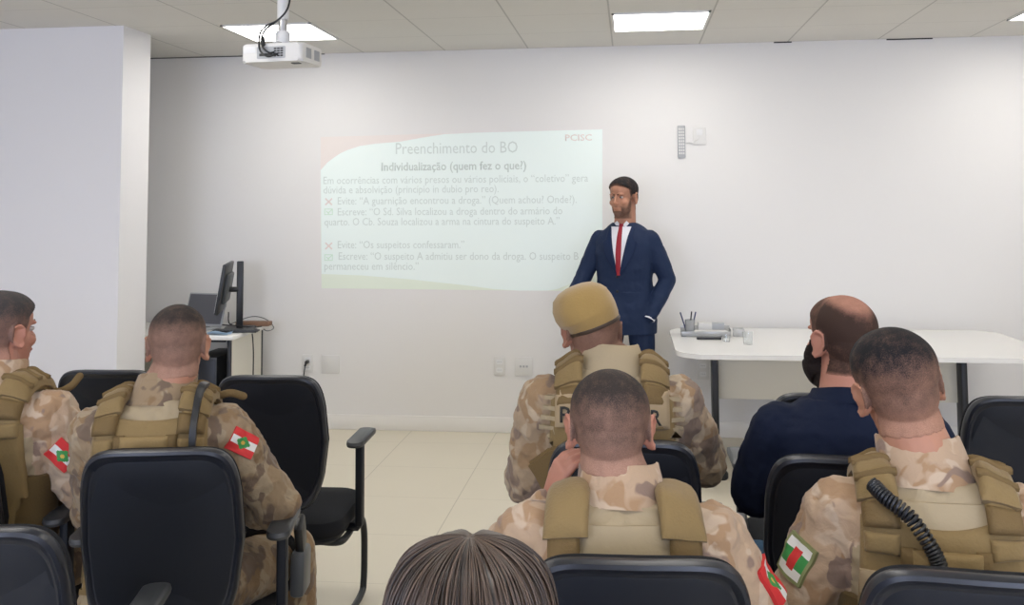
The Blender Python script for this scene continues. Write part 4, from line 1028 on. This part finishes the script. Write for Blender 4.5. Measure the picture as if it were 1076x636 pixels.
hel = [p + (f[1] * math.cos(i * .56) + f[2] * math.sin(i * .56)) * .0125 for i, (p, f) in enumerate(zip(pts, fr))]
bm = NB(); tube(bm, hel, .0034, 6); obj('radio_cord', bm, 'black', v)
sleeve_patch(Q, -1, .45, .70, .072, .085, 'badge', 'sleeve_badge', off=.008)
seat_chair(Q, 'black chair in the bottom right corner under the person with the radio cord', px=1028, dy=-.09)

# --- bald man
Q = make_person('balding bearded person in a navy shirt and jeans seated at the right', dict(
    head=at_depth(884, 357, 385), yaw=.02, lean=.10, kx=1.04, turn=(.42, .04, .0), skin='skin_pink', hair=('bald', 'hair_brown', .003, .7, .05), beard=.028, hk=1.03, wide=1.03, jaw=1.1,
    arm={-1: ((-.235, .10, .80), (-.02, .30, .77), (1, .0, 0)), 1: ((.27, .10, .80), (-.06, .24, .80), (-1, -.25, -.12), (0, 1, 0))},
    leg={-1: ((-.20, .42, .485), (-.22, .38, .085)), 1: ((.17, .42, .485), (.17, .40, .085))}))
shirt(Q, 'navy_shirt', e=.014, sleeve=.028, disp=(('CLOUDS', .09, .016), ('CLOUDS', .03, .004))); trousers(Q, 'jeans', e=.016, shoe='shoe')
bm = NB(); collar(Q, 'navy_shirt', h=.024, r=.092, z=1.066)
seat_chair(Q, 'black chair under the balding bearded person, backrest tall before the right camouflaged person', rz=-.08, px=893)

# --- woman in the foreground
wt = at_depth(495, 640, 900)
Q = make_person('person with long straight dark brown hair at the bottom edge of the photo', dict(
    head=Vector((wt.x, wt.y, 1.078)), yaw=.08, lean=.06, kx=.88, turn=(.0, .0, .0), skin='skin', hk=.96,
    arm={-1: ((-.27, .06, .70), (-.16, .28, .62), (.3, 1, -.1)), 1: ((.27, .06, .70), (.16, .28, .62), (-.3, 1, -.1))}, leg=SEATLEG))
shirt(Q, 'blouse', sleeve=.012); trousers(Q, 'jeans', e=.012, shoe='shoe')
def brown_strands():
    m = mat('long_brown_hair', (.05, .03, .022), .42, spec=.5); nt = m.node_tree; b = nt.nodes['Principled BSDF']
    at = N(nt, 'ShaderNodeAttribute', attribute_name='strand'); n = N(nt, 'ShaderNodeTexNoise'); n.noise_dimensions = '1D'; n.inputs['Scale'].default_value = 1; n.inputs['Detail'].default_value = 4
    nt.links.new(at.outputs['Fac'], n.inputs['W'])
    cr = N(nt, 'ShaderNodeValToRGB'); cr.color_ramp.elements[0].position = .35; cr.color_ramp.elements[0].color = (.016, .011, .009, 1); cr.color_ramp.elements[1].position = .72; cr.color_ramp.elements[1].color = (.13, .085, .06, 1)
    nt.links.new(n.outputs['Fac'], cr.inputs[0]); nt.links.new(cr.outputs[0], b.inputs['Base Color'])
    return m
MT['long_hair'] = brown_strands()
HM = Q.HM; n = 220; rings = []; ST = []
prof = [(.003, .125), (.02, .1245), (.045, .119), (.070, .104), (.086, .082), (.095, .055), (.100, .02), (.104, -.02), (.108, -.06), (.116, -.11), (.124, -.17), (.130, -.24), (.128, -.31), (.10, -.37), (.04, -.40)]
for i, (r, z) in enumerate(prof):
    ring = []
    for k in range(n):
        r_k = 1.07; a = 2 * PI * k / n; w = noise.noise(Vector((math.cos(a) * 5, math.sin(a) * 5, z * 1.5))) * .07 + noise.noise(Vector((math.cos(a) * 22, math.sin(a) * 22, z * 2))) * .035
        part = -.006 * math.exp(-(math.cos(a) / .16) ** 2) * (r < .09) * (r > .01)
        rr = r * r_k * (1 + w * min(1, i / 3))
        fr_ = 1.0
        sy = math.sin(a)
        if z < .03 and sy > .25: fr_ = 1 - .55 * min(1, (sy - .25) / .5)      # the face stays open
        ring.append(HM @ Vector((rr * .93 * math.cos(a), -.014 + rr * 1.06 * sy * fr_, z * .97 + part)))
        ST.append(a * 26 + noise.noise(Vector((a * 3, z * 6, 0))) * 1.6)
    rings.append(ring)
bm = NB(); loft(bm, rings); me = bpy.data.meshes.new('hair'); bmesh.ops.recalc_face_normals(bm, faces=bm.faces); bm.to_mesh(me); bm.free()
me.polygons.foreach_set('use_smooth', [True] * len(me.polygons))
at_ = me.attributes.new('strand', 'FLOAT', 'POINT'); at_.data.foreach_set('value', ST)
hm = link('hair', me, 'long_hair', Q.root)
bm = NB()
rnd = random.Random(3); stv = []
for q in range(240):
    a = rnd.uniform(0, 2 * PI); pts = []
    if math.sin(a) > .3: continue
    ph = rnd.uniform(0, 6); lift = rnd.uniform(.001, .004)
    for i, (r, z) in enumerate(prof[:12]):
        aa = a + .05 * math.sin(i * .6 + ph) * (i / 6)
        w = noise.noise(Vector((math.cos(aa) * 5, math.sin(aa) * 5, z * 1.5))) * .07 + noise.noise(Vector((math.cos(aa) * 22, math.sin(aa) * 22, z * 2))) * .035
        rr = r * 1.07 * (1 + w * min(1, i / 3)) + lift
        pts.append(HM @ Vector((rr * .93 * math.cos(aa), -.014 + rr * 1.06 * math.sin(aa), z * .97 + lift * .6)))
    n0 = len(bm.verts); tube(bm, curve_pts(pts, 3), .0011, 5, ends=False); bm.verts.ensure_lookup_table(); stv += [a * 31 + q * .37] * (len(bm.verts) - n0)
me = bpy.data.meshes.new('loose_strands'); bm.to_mesh(me); bm.free(); me.polygons.foreach_set('use_smooth', [True] * len(me.polygons))
at_ = me.attributes.new('strand', 'FLOAT', 'POINT'); at_.data.foreach_set('value', stv)
o = link('loose_strands', me, 'long_hair', hm); o['kind'] = 'stuff'
seat_chair(Q, 'black chair below the photo under the person with long hair')

# --- standing speaker
sp = at_depth(655, 208, 163)
Q = make_person('standing person in a navy suit and red tie, one hand in the trouser pocket', dict(
    head=Vector((sp.x, sp.y, sp.z)), yaw=PI + .0 - .30, hip=.93, kz=(sp.z - .93) / .705, kf=.935, hk=1.07, lean=.0, kx=.98, seated=False, turn=(-.22, -.04, .0), skin='skin', hair=('short', 'hair_black', .013, 1.0, .05), beard=.002, beard_mat='hair_black', beard_fade=.62, face=True,
    arm={1: ((.265, .03, 1.13), (.325, .20, .92), (.15, .3, -1), (1, 0, 0), .3), -1: ((-.262, -.05, 1.10), (-.182, .078, .872), (.8, -.8, -.6), (-1, .2, 0), .1)},
    leg={-1: ((-.12, .02, .49), (-.14, -.01, .085)), 1: ((.11, .03, .49), (.13, .02, .085))}, voxel=.004))
# jacket: torso, skirt and sleeves in one surface
bm = NB(); T = Q.T; rings = []
JK = [(.76, .195, .140, .005), (.84, .197, .145, .0), (.93, .192, .142, .0), (1.03, .180, .128, .008), (1.12, .178, .124, .01), (1.20, .186, .130, .01), (1.29, .198, .136, .0), (1.37, .198, .130, -.01), (1.41, .186, .118, -.012), (1.45, .155, .100, -.012), (1.485, .112, .080, -.012), (1.51, .080, .070, -.01)]
ks = Q.P['kz']
def zj(z): return z if z < .93 else .93 + (z - .93) * .935 * (sp.z - .93) / .705
for z, rx, ry, yc in JK:
    rings.append([Vector((rx * math.copysign(abs(math.cos(a)) ** .85, math.cos(a)), yc + ry * math.copysign(abs(math.sin(a)) ** .85, math.sin(a)), zj(z))) for a in [2 * PI * k / 32 for k in range(32)]])
loft(bm, rings)
for s in (-1, 1):
    sh, el, wr = Q.A[s]; sh = sh + Vector((0, 0, .0))
    ell(bm, sh, (.060, .062, .056)); tube(bm, [sh, sh.lerp(el, .5), el], [.062, .062, .056], 16); tube(bm, [el, el.lerp(wr, .5), el.lerp(wr, .97)], [.057, .052, .043], 16)
me = remesh(bm, .006, 4, (('CLOUDS', .12, .016), ('CLOUDS', .04, .004)))
jk = link('jacket', me, 'suit', Q.root)
Q.bvh = BVHTree.FromPolygons([Vector(v) for v in verts_np(me).tolist()], [tuple(p.vertices) for p in me.polygons])
def front(poly_l, poly_r): # v from bottom to top, u across
    return lambda u, v: (Vector((poly_l(v) + (poly_r(v) - poly_l(v)) * u, .40, poly_z(v))), Vector((0, -1, 0)))
zb_, zt_ = zj(1.15), zj(1.484)
poly_z = lambda v: zb_ + (zt_ - zb_) * v
patch(Q, front(lambda v: -.004 - .062 * v, lambda v: .004 + .062 * v), 14, 24, .006, .005, 'dress_shirt', 'shirt_front', edge=None, reach='raw', maxd=.5)
patch(Q, front(lambda v: -.011 - .012 * (1 - v) * v * 2, lambda v: .011 + .012 * (1 - v) * v * 2), 6, 24, .014, .006, 'tie', 'tie', edge=.5, reach='raw', maxd=.5)
for s in (-1, 1):
    patch(Q, front((lambda s_: lambda v: s_ * (.006 + .060 * v))(s), (lambda s_: lambda v: s_ * (.012 + (.100 * math.sin(min(v * 1.15, 1) * PI * .62)) * (1 - .2 * (v > .72))))(s)), 8, 26, .014, .008, 'suit_dark', 'lapel', jk, edge=.2, reach='raw', maxd=.5)
bm = NB(); n = 36; rr = []
for r, z in ((.074, -.045), (.068, -.01), (.063, .024), (.058, .026), (.060, .0), (.064, -.045)):
    rr.append([Vector((r * 1.02 * math.cos(a), -.006 + r * math.sin(a), zj(1.512) + z - .018 * max(0, math.sin(a)) ** 2)) for a in [2 * PI * k / n for k in range(n)]])
loft(bm, rr + [rr[0]], cap=False); bmesh.ops.remove_doubles(bm, verts=bm.verts[:], dist=1e-5); obj('shirt_collar', bm, 'dress_shirt', Q.root, angle=70)
for s in (-1, 1):
    bm = NB(); M = TR((s * .030, .062, zj(1.502))) @ Ry(s * .75) @ Rx(.15); box(bm, -.012, .012, -.003, .003, -.022, .016, .002, M); obj('collar_wing', bm, 'dress_shirt', Q.root)
bm = NB(); M = TR((0, .070, zj(1.488))); prism(bm, [(-.015, .014), (.015, .014), (.009, -.014), (-.009, -.014)], 'y', -.008, .010, M); bmesh.ops.bevel(bm, geom=bm.edges[:], offset=.003, segments=2, affect='EDGES'); obj('tie_knot', bm, 'tie', Q.root)
for z in (1.14, 1.04):
    h_ = Q.bvh.ray_cast(Vector((.012, .4, zj(z))), Vector((0, -1, 0)))[0]; bm = NB(); ell(bm, h_ + Vector((0, .002, 0)), (.009, .004, .009), None, 2); obj('button', bm, 'black', jk)
for s in (-1, 1):
    sh, el, wr = Q.A[s]; bm = NB(); tube(bm, [el.lerp(wr, .93), el.lerp(wr, 1.06)], [.036, .036], 18, ends=False); obj('shirt_cuff', bm, 'dress_shirt', Q.root)
h, k_, a_ = Q.G[1]
trousers(Q, 'suit', e=.010, disp=(('CLOUDS', .15, .012),), shoe='shoe', zmax=.62)
